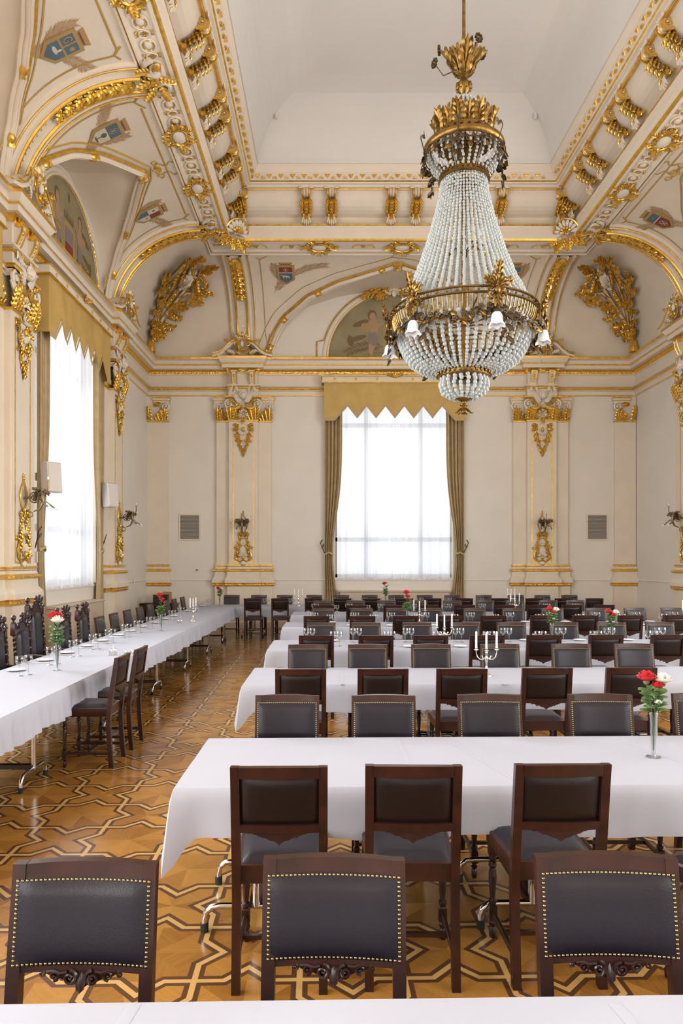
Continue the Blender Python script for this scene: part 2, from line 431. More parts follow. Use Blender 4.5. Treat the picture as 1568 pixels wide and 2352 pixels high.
def ring(profile, name, closed_front=False, smooth=30):
    """moulding following left, back and right walls with mitred corners; profile (p, z, material up to the next point)"""
    mb = MB()
    for k in range(len(profile) - 1):
        (p0, z0, m), (p1, z1, _) = profile[k], profile[k + 1]
        vs = []
        for p, z in ((p0, z0), (p1, z1)):
            vs += [(XL + p, Y0, z), (XL + p, YB - p, z), (XR - p, YB - p, z), (XR - p, Y0, z)]
        mb.add(vs, [(0, 1, 5, 4), (1, 2, 6, 5), (2, 3, 7, 6)], m)
    return struct(mb.build(name, smooth=smooth))
def arc(p0, z0, p1, z1, bulge, n, m):
    """n points from (p0,z0) towards (p1,z1) bowed to one side"""
    out = []
    for i in range(n):
        t = i / n; nx, nz = (z1 - z0), -(p1 - p0); k = bulge * sin(PI * t)
        out.append((p0 + (p1 - p0) * t + nx * k, z0 + (z1 - z0) * t + nz * k, m))
    return out
# main entablature
ring([(.0, 6.60, PL), (.03, 6.62, GO), (.03, 6.645, PL), (.04, 6.74, PL), (.07, 6.76, PL)] + arc(.07, 6.775, .07, 6.845, .5, 5, GC) +
     [(.07, 6.845, PL), (.12, 6.87, PL), (.12, 6.89, PL), (.02, 6.90, PL), (.02, 7.19, PL), (.05, 7.21, PL), (.05, 7.235, PL)] +
     arc(.06, 7.24, .14, 7.33, -.3, 5, GC) + [(.14, 7.335, PL), (.24, 7.345, PL), (.24, 7.43, PL), (.265, 7.44, GO), (.265, 7.475, PL)] +
     arc(.27, 7.48, .36, 7.585, -.3, 5, PL) + [(.36, 7.59, GO), (.375, 7.64, GO), (.33, 7.665, PL), (.0, 7.70, PL)], 'trim_1')
# band under the lantern, lower ring, frieze
ring([(2.17, 9.74, PL), (2.17, 9.80, GO), (2.21, 9.79, PL), (2.26, 9.80, PL), (2.29, 9.83, PL), (2.60, 9.88, PL), (2.63, 9.855, PL), (2.69, 9.86, GO), (2.73, 9.865, GO),
      (2.75, 9.907, PL), (2.75, 10.05, PL), (2.77, 10.07, PL), (2.77, 10.17, PL), (2.79, 10.20, GO), (2.79, 10.25, PL), (2.755, 10.287, PL), (2.60, 10.32, PL), (2.60, 10.5, PL)] +
     arc(2.60, 10.5, 3.08, 10.93, .18, 6, PL) + [(3.08, 10.93, PL), (3.22, 10.95, PL), (3.23, 10.99, PL), (3.29, 11.00, PL), (3.30, 11.025, GO), (3.33, 11.045, PL)] +
     [(3.335, 11.05, PL), (3.415, 11.156, PL), (3.43, 11.175, PL), (3.44, 11.18, PL), (3.515, 11.344, PL), (3.53, 11.344, PL)], 'trim_2', smooth=25)
# plain lantern ceiling, coved all round
ring([(3.515, 11.33, CE)] + [(3.515 + 1.5 * (1 - cos(R(a))), 11.344 + 1.214 * sin(R(a)), CE) for a in range(0, 91, 6)] + [((XR - XL) / 2, 12.56, CE)], 'ceiling', smooth=30)
# gilt rod along the frieze
rd = MB()
q = 3.144; rd.tube([(XL + q, Y0, 10.965), (XL + q, YB - q, 10.965), (XR - q, YB - q, 10.965), (XR - q, Y0, 10.965)], .05, GO, n=10)
struct(rd.build('trim_3', smooth=60))
# leaf-and-dart on the sloping fascia
lm = MB()
def dart(M):
    def T(x, y, z): return tuple(M @ Vector((x, y, z)))
    lm.T = T
    lm.add([(-.075, .125, 0), (.075, .125, 0), (0, .03, 0), (-.055, .115, .022), (.055, .115, .022), (0, .05, .022)],
           [(0, 3, 4, 1), (1, 4, 5, 2), (2, 5, 3, 0), (3, 5, 4)], GO)
    for a in (-50, 0, 50):
        x = .142 + .042 * sin(R(a)); y = .01 + .055 * cos(R(a))
        lm.ball((x, y, .012), .03, GO, 5, 3, (.75, .9, .8))
sl = math.atan2(.106, .08)
def seq(n, a, b): return [a + (b - a) * (i + .5) / n for i in range(n)]
pb = 3.34
for x in seq(25, XL + pb + .02, XR - pb - .3): dart(on_back(x, 11.052, pb) @ Matrix.Rotation(PI / 2 - sl, 4, 'X'))
for y in seq(60, 0, YB - pb - .1): dart(on_left(y, 11.052, pb) @ Matrix.Rotation(PI / 2 - sl, 4, 'X'))
for y in seq(60, 0, YB - pb - .3): dart(on_right(y + .2, 11.052, pb) @ Matrix.Rotation(PI / 2 - sl, 4, 'X'))
lm.T = None; struct(lm.build('trim_4', smooth=50))

# guilloche of ovals and rosettes on the side bands
gm = MB()
def flatframe(side, s, p, z):   # lies face down on the band: x along the wall, y into the room, z down
    tilt = math.atan2(.05, .31)
    M = {'L': on_left, 'R': on_right, 'B': on_back}[side](s, z, p)
    return M @ Matrix.Rotation(PI / 2 - tilt, 4, 'X')
def oval(M, a, b):
    gm.T = lambda x, y, z: tuple(M @ Vector((x, y, z)))
    gm.tube([(a * cos(t * PI / 6), b * sin(t * PI / 6), .012) for t in range(12)], .016, WH, n=5, close=True)
    gm.tube([(a * .74 * cos(t * PI / 6), b * .74 * sin(t * PI / 6), .014) for t in range(12)], .009, GO, n=4, close=True)
    gm.ball((0, 0, 0), .08, WH, 8, 4, (1.1, .9, .35))
def rosette(M):
    gm.T = lambda x, y, z: tuple(M @ Vector((x, y, z)))
    gm.tube([(.075 * cos(t * PI / 5), .085 * sin(t * PI / 5), .012) for t in range(10)], .012, WH, n=4, close=True)
    gm.flower(0, 0, .05, GO, .0, 4)
    for sx in (-1, 1):
        gm.leaf(sx * .06, 0.1, PI / 2 + sx * .9, .06, .05, GO, nu=4); gm.leaf(sx * .06, -.1, -PI / 2 - sx * .9, .06, .05, GO, nu=4)
for sd, end in (('L', 18.1), ('R', 18.1)):
    y = 1.0; k = 0
    while y < end:
        M = flatframe(sd, y, 2.445, 9.85)
        oval(M, .145, .115) if k % 2 == 0 else rosette(M)
        y += .24; k += 1
for x in seq(9, XL + 2.9, XR - 2.9):
    M = flatframe('B', x, 2.40, 9.85)
    gm.T = lambda a, b, c, M=M: tuple(M @ Vector((a, b, c)))
    for sx in (-1, 1):
        gm.tube([(sx * (.02 + .13 * (1 - cos(t * PI / 6))), -.02 + .12 * sin(t * PI / 6), .015) for t in range(7)], .013, GO, n=4)
    gm.leaf(0, .0, PI / 2, .12, .09, GO, nu=4)
gm.T = None; struct(gm.build('trim_5', smooth=60))

# dado rail
ring([(.0, 1.325, WL), (.012, 1.33, WL), (.02, 1.35, WL), (.012, 1.37, WL), (0, 1.375, WL)], 'trim_6')
ring([(.03, .0, PL), (.03, .16, PL), (.015, .19, PL), (.0, .2, PL)], 'baseboard_back')

# ------------------------------------------------------------------ lunette arches: roll with gilt ribbons, painted gold lines
def arch_path(side, c, W, off=0.0, h=0.0, n=26, t0=0.0):
    out = []
    for sg in (-1, 1):
        seqt = [t0 + (APEX[side] - t0) * i / n for i in range(n + 1)]
        if sg > 0: seqt = seqt[::-1]
        for t in seqt:
            w = halfw(side, W, t)
            if off:                        # push outwards, square to the curve
                ta, tb = max(0, t - .02), min(APEX[side], t + .02); ds, dt = halfw(side, W, tb) - halfw(side, W, ta), (tb - ta) * 2.16; l = math.hypot(ds, dt) or 1
                w2 = w + off * dt / l; t2 = min(PI / 2 - .02, t - off * ds / l / 2.16)
                if w2 < 0.02: w2 = 0
            else: t2, w2 = t, w
            if sg > 0 and t == APEX[side]: continue
            out.append(cove(side, c + sg * w2, t2, h))
    return out
am = {}
for side, bays in BAYS.items():
    mb = MB(); lnm = MB()
    for (a, c, W, b) in bays:
        pth = arch_path(side, c, W, 0, .05)
        mb.tube(pth, .058, PL, n=8)
        mb.tube(arch_path(side, c, W, -.075, .015), .035, PL, n=6); mb.tube(arch_path(side, c, W, .0, .105), .018, WH, n=6)
        mb.tube(arch_path(side, c, W, .085, .035), .036, GO, n=6)
        L = len(pth)
        for k in range(3, L - 2, 7 if side == 'B' else 8):
            if abs(k - L // 2) < 2: continue
            p, q = Vector(pth[k]), Vector(pth[k + 1])
            d = (q - p).normalized()
            mb.tube([p - d * .07, p - d * .02, p + d * .03, p + d * .07], [.062, .088, .084, .065], GO, n=8)
            mb.tube([p - d * .10, p + d * .12], [.03, .085], GO, n=5)
        lnm.tube(arch_path(side, c, W, .34 if side == 'B' else .22, .006), .020, GP, n=4, flat=.4)
    struct(mb.build('trim_7', smooth=50)); struct(lnm.build('trim_8', smooth=60))

# ------------------------------------------------------------------ ribs
def rib(side, s):
    """moulded rib climbing the cove above a pilaster, gilt leaf drop near its head"""
    mb = MB(); go = MB(); N = 22
    sec = [(-.40, 0, PL), (-.38, .05, PL), (-.31, .07, PL), (-.27, .04, PL), (-.20, .055, PL), (-.19, .10, PL), (-.12, .10, PL), (-.10, .06, PL),
           (.10, .06, PL), (.12, .10, PL), (.19, .10, PL), (.20, .055, PL), (.27, .04, PL), (.31, .07, PL), (.38, .05, PL), (.40, 0, PL)]
    for k in range(len(sec) - 1):
        (s0, h0, m), (s1, h1, _) = sec[k], sec[k + 1]
        mb.grid(lambda u, v: cove(side, s + (s0 + (s1 - s0) * u), v * PI / 2, h0 + (h1 - h0) * u), 1, N, m)
    for o, r in ((-.155, .032), (.155, .032), (-.345, .014), (.345, .014)):
        go.tube([cove(side, s + o, i / N * PI / 2, .11 if abs(o) < .2 else .075) for i in range(N + 1)], r, GO, n=6)
    for i in range(4, 20):                 # fine darts in the channel
        t = i / 28 * PI / 2
        go.T = lambda x, y, z, t=t: cove(side, s + x, t + y / 2.16, .06 + z)
        go.add([(-.025, .02, .004), (.025, .02, .004), (0, -.02, .012)], [(0, 1, 2)], GO)
    for i in range(7):                     # the gilt husk drop
        t = R(50 + i * 5.6)
        go.T = lambda x, y, z, t=t: cove(side, s + x, t + y / 2.16, .08 + z)
        w = .10 + .012 * i
        go.leaf(0, .07, -PI / 2, .2, w * 1.6, GO, curl=.25, nu=5); go.leaf(0, .04, -PI / 2 + .8, .15, w, GO, curl=.3, nu=4); go.leaf(0, .04, -PI / 2 - .8, .15, w, GO, curl=.3, nu=4)
        go.ball((0, .02, .05), .035, GO, 6, 4)
    go.T = None
    return mb, go
PILB = [-2.50, 5.97]; PILL = [17.05, 11.75, 6.45]; PILR = [17.2, 11.75, 6.45]
def make_rib(side, s, lab):
    mb, go = rib(side, s)
    o = {'L': (XL, s, CZ0), 'R': (XR, s, CZ0), 'B': (s, YB, CZ0)}[side]
    t = thing('vault_rib', lab, 'rib', Matrix.Translation(o), 'moulded ribs on the cove')
    for nm, m_ in (('rib_moulding', mb), ('gilding', go)):
        m_.v = [(a - o[0], b - o[1], c - o[2]) for a, b, c in m_.v]; m_.build(nm, t, smooth=45)
make_rib('B', PILB[0], 'cream and gold moulded rib above the pilaster left of the back window')
make_rib('B', PILB[1], 'cream and gold moulded rib above the pilaster right of the back window')
make_rib('L', PILL[0], 'curved gilt rib above the far pilaster of the left wall')
make_rib('L', PILL[1], 'curved gilt rib above the near pilaster of the left wall')
make_rib('R', PILR[0], 'curved gilt rib above the far pilaster of the right wall')

# corner shells where ribs meet the band
def corner_shell(M, lab):
    mb = MB(); g = MB()
    mb.shell(0, .02, .30, WH, WH, R(-10), R(190), 9, .05, .3)
    mb.scroll(-.34, -.12, .16, WH, 1.4, 0, 1, .05, .05); mb.scroll(.34, -.12, .16, WH, 1.4, PI, -1, .05, .05)
    g.tube([(.33 * cos(R(a)), .02 + .33 * sin(R(a)), .12) for a in range(-10, 200, 15)], .024, GO, n=5)
    for a, x, y, L in ((-90, 0, -.1, .28), (-130, -.10, -.1, .26), (-50, .10, -.1, .26), (-165, -.22, -.08, .26), (-15, .22, -.08, .26), (-115, -.26, -.16, .22), (-65, .26, -.16, .22), (90, 0, .0, .16)):
        g.leaf(x, y, R(a), L, L * .6, GO, z=.1, curl=.35)
    for x in (-.2, -.08, .08, .2): g.flower(x, -.22 - abs(x) * .3, .07, GO, .15)
    g.shell(0, .02, .16, GO, None, R(10), R(170), 5, .12, .4)
    t = thing('corner_shell', lab, 'ornament', M, 'shells at the corners of the ceiling band')
    mb.build('shell', t, 60); g.build('gilding', t, 60)
def diag(x, y, z, nx, ny, tilt):
    n = Vector((nx, ny, 0)).normalized(); up = Vector((0, 0, 1)); x_ = up.cross(n)
    return cols((x, y, z), x_, up, n) @ Matrix.Rotation(tilt, 4, 'X')
corner_shell(diag(XL + 2.86, YB - 2.86, 10.0, 1, -1, R(30)), 'cream scallop shell with gilt leaves at the left back corner of the cove')
corner_shell(diag(XR - 2.86, YB - 2.86, 10.0, -1, -1, R(30)), 'cream scallop shell with gilt leaves at the right back corner of the cove')
def rib_shell(M, lab):
    mb = MB(); g = MB()
    mb.scroll(-.2, 0, .2, WH, 1.5, PI, 1, .05, .04); mb.scroll(.26, .04, .17, WH, 1.5, 0, -1, .05, .04)
    mb.ball((0, -.02, .03), .2, WH, 10, 5, (1.3, .9, .4)); g.tube([(-.38, -.1, .03), (-.1, -.2, .08), (.15, -.18, .08), (.42, -.02, .04)], [.02, .03, .03, .02], GO, n=6)
    for a, x, y, L in ((-90, 0, -.05, .3), (-130, -.2, -.1, .26), (-50, .2, -.1, .26), (20, .2, 0, .25), (160, -.2, 0, .25), (90, 0, .02, .26)):
        g.leaf(x, y, R(a), L, L * .6, GO, z=.08, curl=.3)
    g.flower(0, -.05, .1, GO, .12)
    t = thing('rib_cartouche', lab, 'ornament', M, 'scrolled cartouches where side ribs meet the band')
    mb.build('scrollwork', t, 60); g.build('gilding', t, 60)
for y, s_ in ((PILL[0], 'far'), (PILL[1], 'near')):
    rib_shell(flatframe('L', y, 2.42, 9.85), 'scrolled cream cartouche at the head of the %s left wall rib' % s_)
rib_shell(flatframe('R', PILR[0], 2.42, 9.85), 'scrolled cream cartouche at the head of the right wall rib')

# cartouches spaced along the band
def cart():
    mb = MB(); g = MB()
    mb.ball((0, 0, .02), .17, WH, 10, 5, (1.15, .8, .35))
    g.tube([(.24 * cos(t * PI / 8), .16 * sin(t * PI / 8), .035) for t in range(16)], .022, GO, n=5, close=True)
    for sx in (-1, 1):
        g.scroll(sx * .27, .1, .1, GO, 1.3, PI / 2, sx, .03, .02, n=10); g.scroll(sx * .24, -.12, .08, GO, 1.3, -PI / 2, -sx, .025, .02, n=10)
        g.leaf(sx * .22, 0, 0 if sx > 0 else PI, .22, .16, GO, curl=.2); g.leaf(sx * .1, .14, PI / 2 - sx * .5, .13, .12, GO, curl=.3, nu=5); g.leaf(sx * .1, -.14, -PI / 2 + sx * .5, .14, .12, GO, curl=.3, nu=5)
    g.leaf(0, -.12, -PI / 2, .18, .14, GO, curl=.3); g.shell(0, .12, .09, GO, None, 0, PI, 5, .03, .3)
    return mb, g
mb, g = cart()
ct = thing('cartouche', 'x', 'ornament', flatframe('B', -.31, 2.42, 9.85), 'gilt oval cartouches along the ceiling band')
mb.build('oval_boss', ct, 60); g.build('gilt_frame', ct, 60)
ct['label'] = 'gilt oval cartouche on the band above the back crest left of centre'
for sd, s, lab in (('B', 1.79, 'gilt oval cartouche on the back band above the pointed arch'), ('B', 3.95, 'gilt oval cartouche on the back band behind the chandelier strings'),
                   ('L', 13.45, 'gilt oval cartouche on the left band, nearer of the far bay pair'), ('L', 15.3, 'gilt oval cartouche on the left band, farther of the far bay pair'),
                   ('L', 10.0, 'large gilt oval cartouche on the left band at the top edge of the photo'),
                   ('R', 13.6, 'gilt oval cartouche on the right band, nearest the right picture edge'), ('R', 15.5, 'gilt oval cartouche on the right band, nearer the back corner'),
                   ('R', 11.9, 'gilt oval cartouche on the right band at the top right')):
    dup(ct, flatframe(sd, s, 2.42, 9.85), lab)

# ------------------------------------------------------------------ scroll brackets under the rod
def bracket():
    """front view: scallop head, fluted roll, gilt foliage, shell foot; side view: a gilt S ending in a volute"""
    a = MB(); b = MB(); c = MB()
    curve = [(.06, .27), (-.01, .33), (-.04, .43), (-.01, .55), (.08, .63), (.17, .63), (.25, .58), (.32, .545)]
    def arm(pts, m, mbb, w, ths, xc=0.0):
        vs = []; n = len(pts)
        for i, (z, y) in enumerate(pts):
            th = ths[i] if isinstance(ths, list) else ths
            z0, y0 = pts[max(0, i - 1)]; z1, y1 = pts[min(n - 1, i + 1)]; l = math.hypot(z1 - z0, y1 - y0) or 1; nz, ny = (y1 - y0) / l * th, -(z1 - z0) / l * th
            for sx, k in ((-1, -1), (1, -1), (1, 1), (-1, 1)): vs.append((xc + sx * w, y + ny * k, z + nz * k))
        fs = [(0, 1, 2, 3), tuple((n - 1) * 4 + k for k in (3, 2, 1, 0))]
        for i in range(n - 1):
            for k in range(4): fs.append((i * 4 + k, i * 4 + 4 + k, i * 4 + 4 + (k + 1) % 4, i * 4 + (k + 1) % 4))
        mbb.add(vs, fs, m)
    def vol(t): q = .028 + .10 * (1 - t / 22); return (.40 + q * cos(-PI * .62 + t / 22 * 1.5 * 2 * PI), .665 + q * sin(-PI * .62 + t / 22 * 1.5 * 2 * PI))
    spiral = [vol(t) for t in range(23)]
    for sx in (-1, 1): arm(curve + spiral, GO, a, .013, [.028] * 8 + [.024 - .0006 * t for t in range(23)], sx * .088)
    for sx in (-1, 1): a.ball((sx * .09, .665, .40), .032, GO, 8, 5)
    arm(curve, GO, a, .078, .018)
    b.lathe([(0, -.082), (.10, -.082), (.10, .082), (0, .082)], WH, 18, (0, .665, .40), 'x')
    for k in range(5): b.tube([((k - 2) * .034, .665 + .104 * sin(R(q)), .40 + .104 * cos(R(q))) for q in range(-110, 40, 18)], .009, WH if k % 2 else GO, n=4)
    for k, (z, y, L) in enumerate(((.30, .50, .17), (.24, .46, .18), (.17, .43, .19), (.10, .38, .17), (.05, .34, .12))):
        for sx in (-1, 0, 1):
            a.T = lambda x, y_, z_, z=z, y=y: (x, y + y_, z + z_ + .02)
            a.leaf(sx * .03, .06, R(-90 + sx * 32), L, .11, GO, bulge=.5, curl=.35, lobes=2, nu=7)
    a.T = None
    for k in range(3): a.ball((0, .50 - .075 * k, .30 - .06 * k), .034, GO, 6, 4)
    b.T = lambda x, y, z: (x, .76 + y * .85, .42 + z * .9 - y * .1)
    b.shell(0, -.05, .18, WH, WH, R(-5), R(185), 7, 0, .55)
    b.tube([(.19 * cos(R(q)), -.05 + .19 * sin(R(q)), .09) for q in range(-5, 190, 16)], .01, GO, n=4); b.T = None
    c.tube([(-.085, .26, .09), (.085, .26, .09)], .05, GO, n=10)
    c.T = lambda x, y, z: (x, .25 + y, .09 + z)
    for k in range(-2, 3): c.tube([(k * .016, 0, .03), (k * .034, -.09, .075), (k * .05, -.18, .05), (k * .05, -.25 + abs(k) * .025, .015)], [.015, .026, .026, .008], WH, n=6)
    for k in (-1.5, -.5, .5, 1.5): c.tube([(k * .016, 0, .035), (k * .036, -.09, .09), (k * .052, -.2, .055)], .008, GO, n=4)
    c.leaf(0, .0, R(-90), .13, .10, GO, z=.06, curl=.3, nu=4); c.T = None
    c.scroll(-.10, .23, .055, GO, 1.2, 0, 1, .018, .07, n=8); c.scroll(.10, .23, .055, GO, 1.2, PI, -1, .018, .07, n=8)
    return a, b, c
a, b, c = bracket()
bk = thing('scroll_bracket', 'x', 'bracket', on_back(-.62, 10.2, 2.72), 'gilt scroll brackets under the frieze rod')
a.build('scroll_arm', bk, 50); b.build('shell_head', bk, 50); c.build('leaf_foot', bk, 50)
spots = [('B', -.62, 'left bracket of the back frieze pair nearest the left corner'), ('B', 0.0, 'right bracket of the back frieze pair nearest the left corner'),
         ('B', 1.47, 'left bracket of the middle pair on the back frieze'), ('B', 2.08, 'right bracket of the middle pair on the back frieze'),
         ('B', 3.60, 'left bracket of the pair on the back frieze behind the chandelier'), ('B', 4.15, 'right bracket of the pair on the back frieze right of the chandelier'),
         ('B', -2.22, 'single gilt bracket on the back frieze in the left corner'), ('B', 5.66, 'single gilt bracket on the back frieze in the right corner')]
for sd, nm in (('L', 'left'), ('R', 'right')):
    spots.append((sd, 17.5, 'single gilt bracket ending the %s frieze beside the back corner' % nm))
    for k, cy_ in enumerate((15.95, 14.15, 12.35, 10.55, 8.75)):
        for d_, w_ in ((.32, 'farther'), (-.32, 'nearer')):
            spots.append((sd, cy_ + d_, '%s bracket of the %s pair from the back corner on the %s frieze' % (w_, ORD[k], nm)))
for k, (sd, s, lab) in enumerate(spots):
    M = {'L': on_left, 'R': on_right, 'B': on_back}[sd](s, 10.2, 2.72)
    if k == 0: bk.matrix_world = M; bk['label'] = lab
    else: dup(bk, M, lab)

# small sensor knobs on the lantern ceiling
kb = MB(); kb.lathe([(0, 0), (.05, 0), (.06, -.05), (.045, -.08), (.05, -.12), (.03, -.16), (0, -.17)], PG, 12)
k1 = tag(kb.build('ceiling_detector', loc=(XL + 4.0, YB - 4.0, 12.27)), 'small round detector knob on the left back corner of the ceiling', 'detector', 'knobs on the ceiling cove')
k2 = k1.copy(); C.objects.link(k2); k2.location = (XR - 4.0, YB - 4.0, 12.27); k2['label'] = 'small round detector knob on the right back corner of the ceiling'

# ------------------------------------------------------------------ pilasters
def layer(mb, hx, z, prof_):
    """moulded slab: profile (offset, y, material to next point) wrapped round three sides"""
    for k in range(len(prof_) - 1):
        (o0, y0, m), (o1, y1, _) = prof_[k], prof_[k + 1]
        vs = []
        for o, y in ((o0, y0), (o1, y1)): vs += [(-hx - o, y, 0), (-hx - o, y, z + o), (hx + o, y, z + o), (hx + o, y, 0)]
        mb.add(vs, [(0, 1, 5, 4), (1, 2, 6, 5), (2, 3, 7, 6)], m)
def tor(o, y0, y1, b, m, n=5):
    return [(o + b * sin(PI * i / n), y0 + (y1 - y0) * i / n, m) for i in range(n)]
SHAFT = [(.07, 0, PL), (.07, .16, PL), (.04, .2, PL), (.04, 1.17, PL)] + tor(.05, 1.18, 1.275, .05, GC) + [(.11, 1.28, PL), (.11, 1.37, PL), (.09, 1.40, PL), (.045, 1.46, PL), (.04, 1.59, PL)] + \
        tor(.045, 1.595, 1.675, .05, GC) + [(.04, 1.68, PL), (.02, 1.73, GO), (.012, 1.745, PL), (.012, 1.76, GO), (.035, 1.77, GO), (.035, 1.80, PL), (0, 1.81, PL), (0, 5.86, GO), (.02, 5.865, GO), (.02, 5.90, PL), (0, 5.905, PL)]
def cherub(mb):
    mb.ball((0, 0, .08), .098, WH, 12, 8, (.85, 1.05, .9))
    mb.ball((0, -.015, .172), .018, WH, 6, 4, (1, 1.3, 1)); mb.ball((0, -.05, .15), .02, WH, 6, 4, (1.5, .5, .8))
    for sx in (-1, 1): mb.ball((sx * .035, .015, .145), .014, WH, 6, 4); mb.ball((sx * .05, -.03, .13), .026, WH, 6, 4)
    for k in range(9):
        a = R(-20 + 220 * k / 8); mb.ball((.088 * cos(a), .035 + .085 * sin(a), .08), .036, WH, 6, 4)
    for sx in (-1, 1):
        for k in range(5): mb.leaf(sx * .05, -.04 - .016 * k, (0 if sx > 0 else PI) + sx * R(16 - 12 * k), .24 - .025 * k, .085, WH, z=.05 - .006 * k, bulge=.2, curl=.02, lobes=0, nu=6)
def inner_cap(g, w):
    # acanthus at the corners, volutes, garlands and a shell
    for sx in (-1, 1):
        for k, (x, a, L, W_) in enumerate(((.35, 90, .34, .20), (.26, 80, .28, .16), (.18, 66, .20, .13), (.41, 100, .30, .13))):
            g.leaf(sx * x, 5.91, R(90 + sx * (a - 90) * -1) if sx > 0 else R(90 + (90 - a) * -1), L, W_ * .9, GO, z=.23, bulge=.22, curl=.28)
        w.scroll(sx * .40, 6.34, .13, WH, 1.5, PI / 2, -sx, .035, .27); g.scroll(sx * .40, 6.34, .155, GO, .8, PI / 2, -sx, .018, .27, eye=False)
        w.tube([(sx * .50, 6.30, .26), (sx * .44, 6.20, .27), (sx * .34, 6.12, .26), (sx * .22, 6.03, .25)], [.03, .035, .03, .015], WH, n=6)
        g.tube([(sx * (.08 + .055 * i), 6.32 - .07 * sin(PI * i / 5) - .05, .3) for i in range(6)], [.03, .045, .05, .05, .045, .03], GO, n=6)
        g.scroll(sx * .12, 6.31, .085, GO, 1.3, 0, sx, .02, .28, n=12)
        g.leaf(sx * .2, 6.36, R(90 - sx * 60), .18, .12, GO, z=.27, curl=.3)
        for k in range(4): g.ball((sx * (.14 + .05 * k), 6.22 - .01 * k, .32), .026, GO, 5, 3)
    w.shell(0, 6.07, .135, WH, GO, R(-40), R(220), 9, .24, .45)
    g.tube([(.16 * cos(R(a)), 6.08 + .16 * sin(R(a)), .25) for a in range(-60, 245, 20)], .016, GO, n=5)
    g.leaf(0, 5.97, R(-90), .14, .12, GO, z=.27, curl=.3); w.ball((0, 5.86, .27), .06, WH, 7, 4, (1, 1.3, .7))
    layer(g, .50, .30, [(.0, 6.50, GO), (.02, 6.53, GO), (.02, 6.56, GO), (-.03, 6.575, GO), (-.2, 6.58, GO)])
    layer(w, .47, .27, [(-.06, 6.40, PL), (.0, 6.49, PL)])
def outer_cap(g, w, x0):
    """half capital on the outer layer; x0 = its outer edge, signed"""
    sx = 1 if x0 > 0 else -1
    for x, a, L, W_ in ((.06, 0, .34, .18), (.14, 10, .28, .16), (.23, 24, .20, .14), (.31, 36, .12, .1)):
        g.leaf(x0 - sx * x, 5.91, R(90 + sx * a * .8), L, W_ * .9, GO, z=.11, bulge=.22, curl=.28)
    w.scroll(x0 - sx * .07, 6.30, .12, WH, 1.5, PI / 2, -sx, .034, .12)
    w.tube([(x0 + sx * .03, 6.27, .12), (x0 - sx * .08, 6.17, .12), (x0 - sx * .22, 6.04, .12)], [.03, .03, .015], WH, n=6)
    w.ball((x0 - sx * .2, 6.24, .12), .025, GO, 6, 4)
    xs = sorted((x0 - sx * .4, x0 + sx * .05))
    w.box(xs[0], xs[1], 6.40, 6.46, 0, .13, PL); g.box(xs[0] - .01, xs[1] + .01, 6.46, 6.475, 0, .145, GO); w.box(xs[0] - .02, xs[1] + .02, 6.475, 6.53, 0, .155, PL)
    g.box(xs[0] - .03, xs[1] + .03, 6.53, 6.56, 0, .17, GO)
def upper_orn(g, w):
    w.shell(0, 5.62, .17, WH, WH, R(-160), R(-20), 9, .23, .25); g.ball((0, 5.62, .27), .05, GO, 7, 5, (.8, 1.4, .9))
    g.tube([(-.13, 5.68, .24), (-.19, 5.60, .25), (-.19, 5.48, .25), (-.11, 5.36, .25), (0, 5.32, .26), (.11, 5.36, .25), (.19, 5.48, .25), (.19, 5.60, .25), (.13, 5.68, .24)], .018, GO, n=5)
    w.shell(0, 5.18, .10, WH, WH, R(0), R(180), 7, .23, .25)
    g.tube([(.115 * cos(R(a)), 5.20 + .13 * sin(R(a)), .24) for a in range(-90, 271, 24)], .02, GO, n=5)
    for sx in (-1, 1):
        for y, a, L in ((5.72, 20, .16), (5.66, -20, .17), (5.55, -60, .18), (5.45, -80, .16), (5.36, -100, .16), (5.26, -70, .13), (5.16, -110, .15), (5.05, -150, .12)):
            g.leaf(sx * (.13 if y > 5.3 else .09), y, R(a) if sx > 0 else PI - R(a), L, L * .6, GO, z=.23, curl=.25, nu=6)
        g.scroll(sx * .24, 5.72, .055, GO, 1.2, 0, sx, .016, .23, n=8); g.scroll(sx * .2, 5.30, .045, GO, 1.2, 0, -sx, .014, .23, n=8)
    for y, L in ((5.04, .14), (4.98, .10), (4.92, .08)): g.leaf(0, y, -PI / 2, L, L * .7, GO, z=.23, curl=.2, nu=5)
    for sx in (-1, 1): g.leaf(0, 4.99, -PI / 2 + sx * 1.1, .08, .05, GO, z=.23, nu=4)
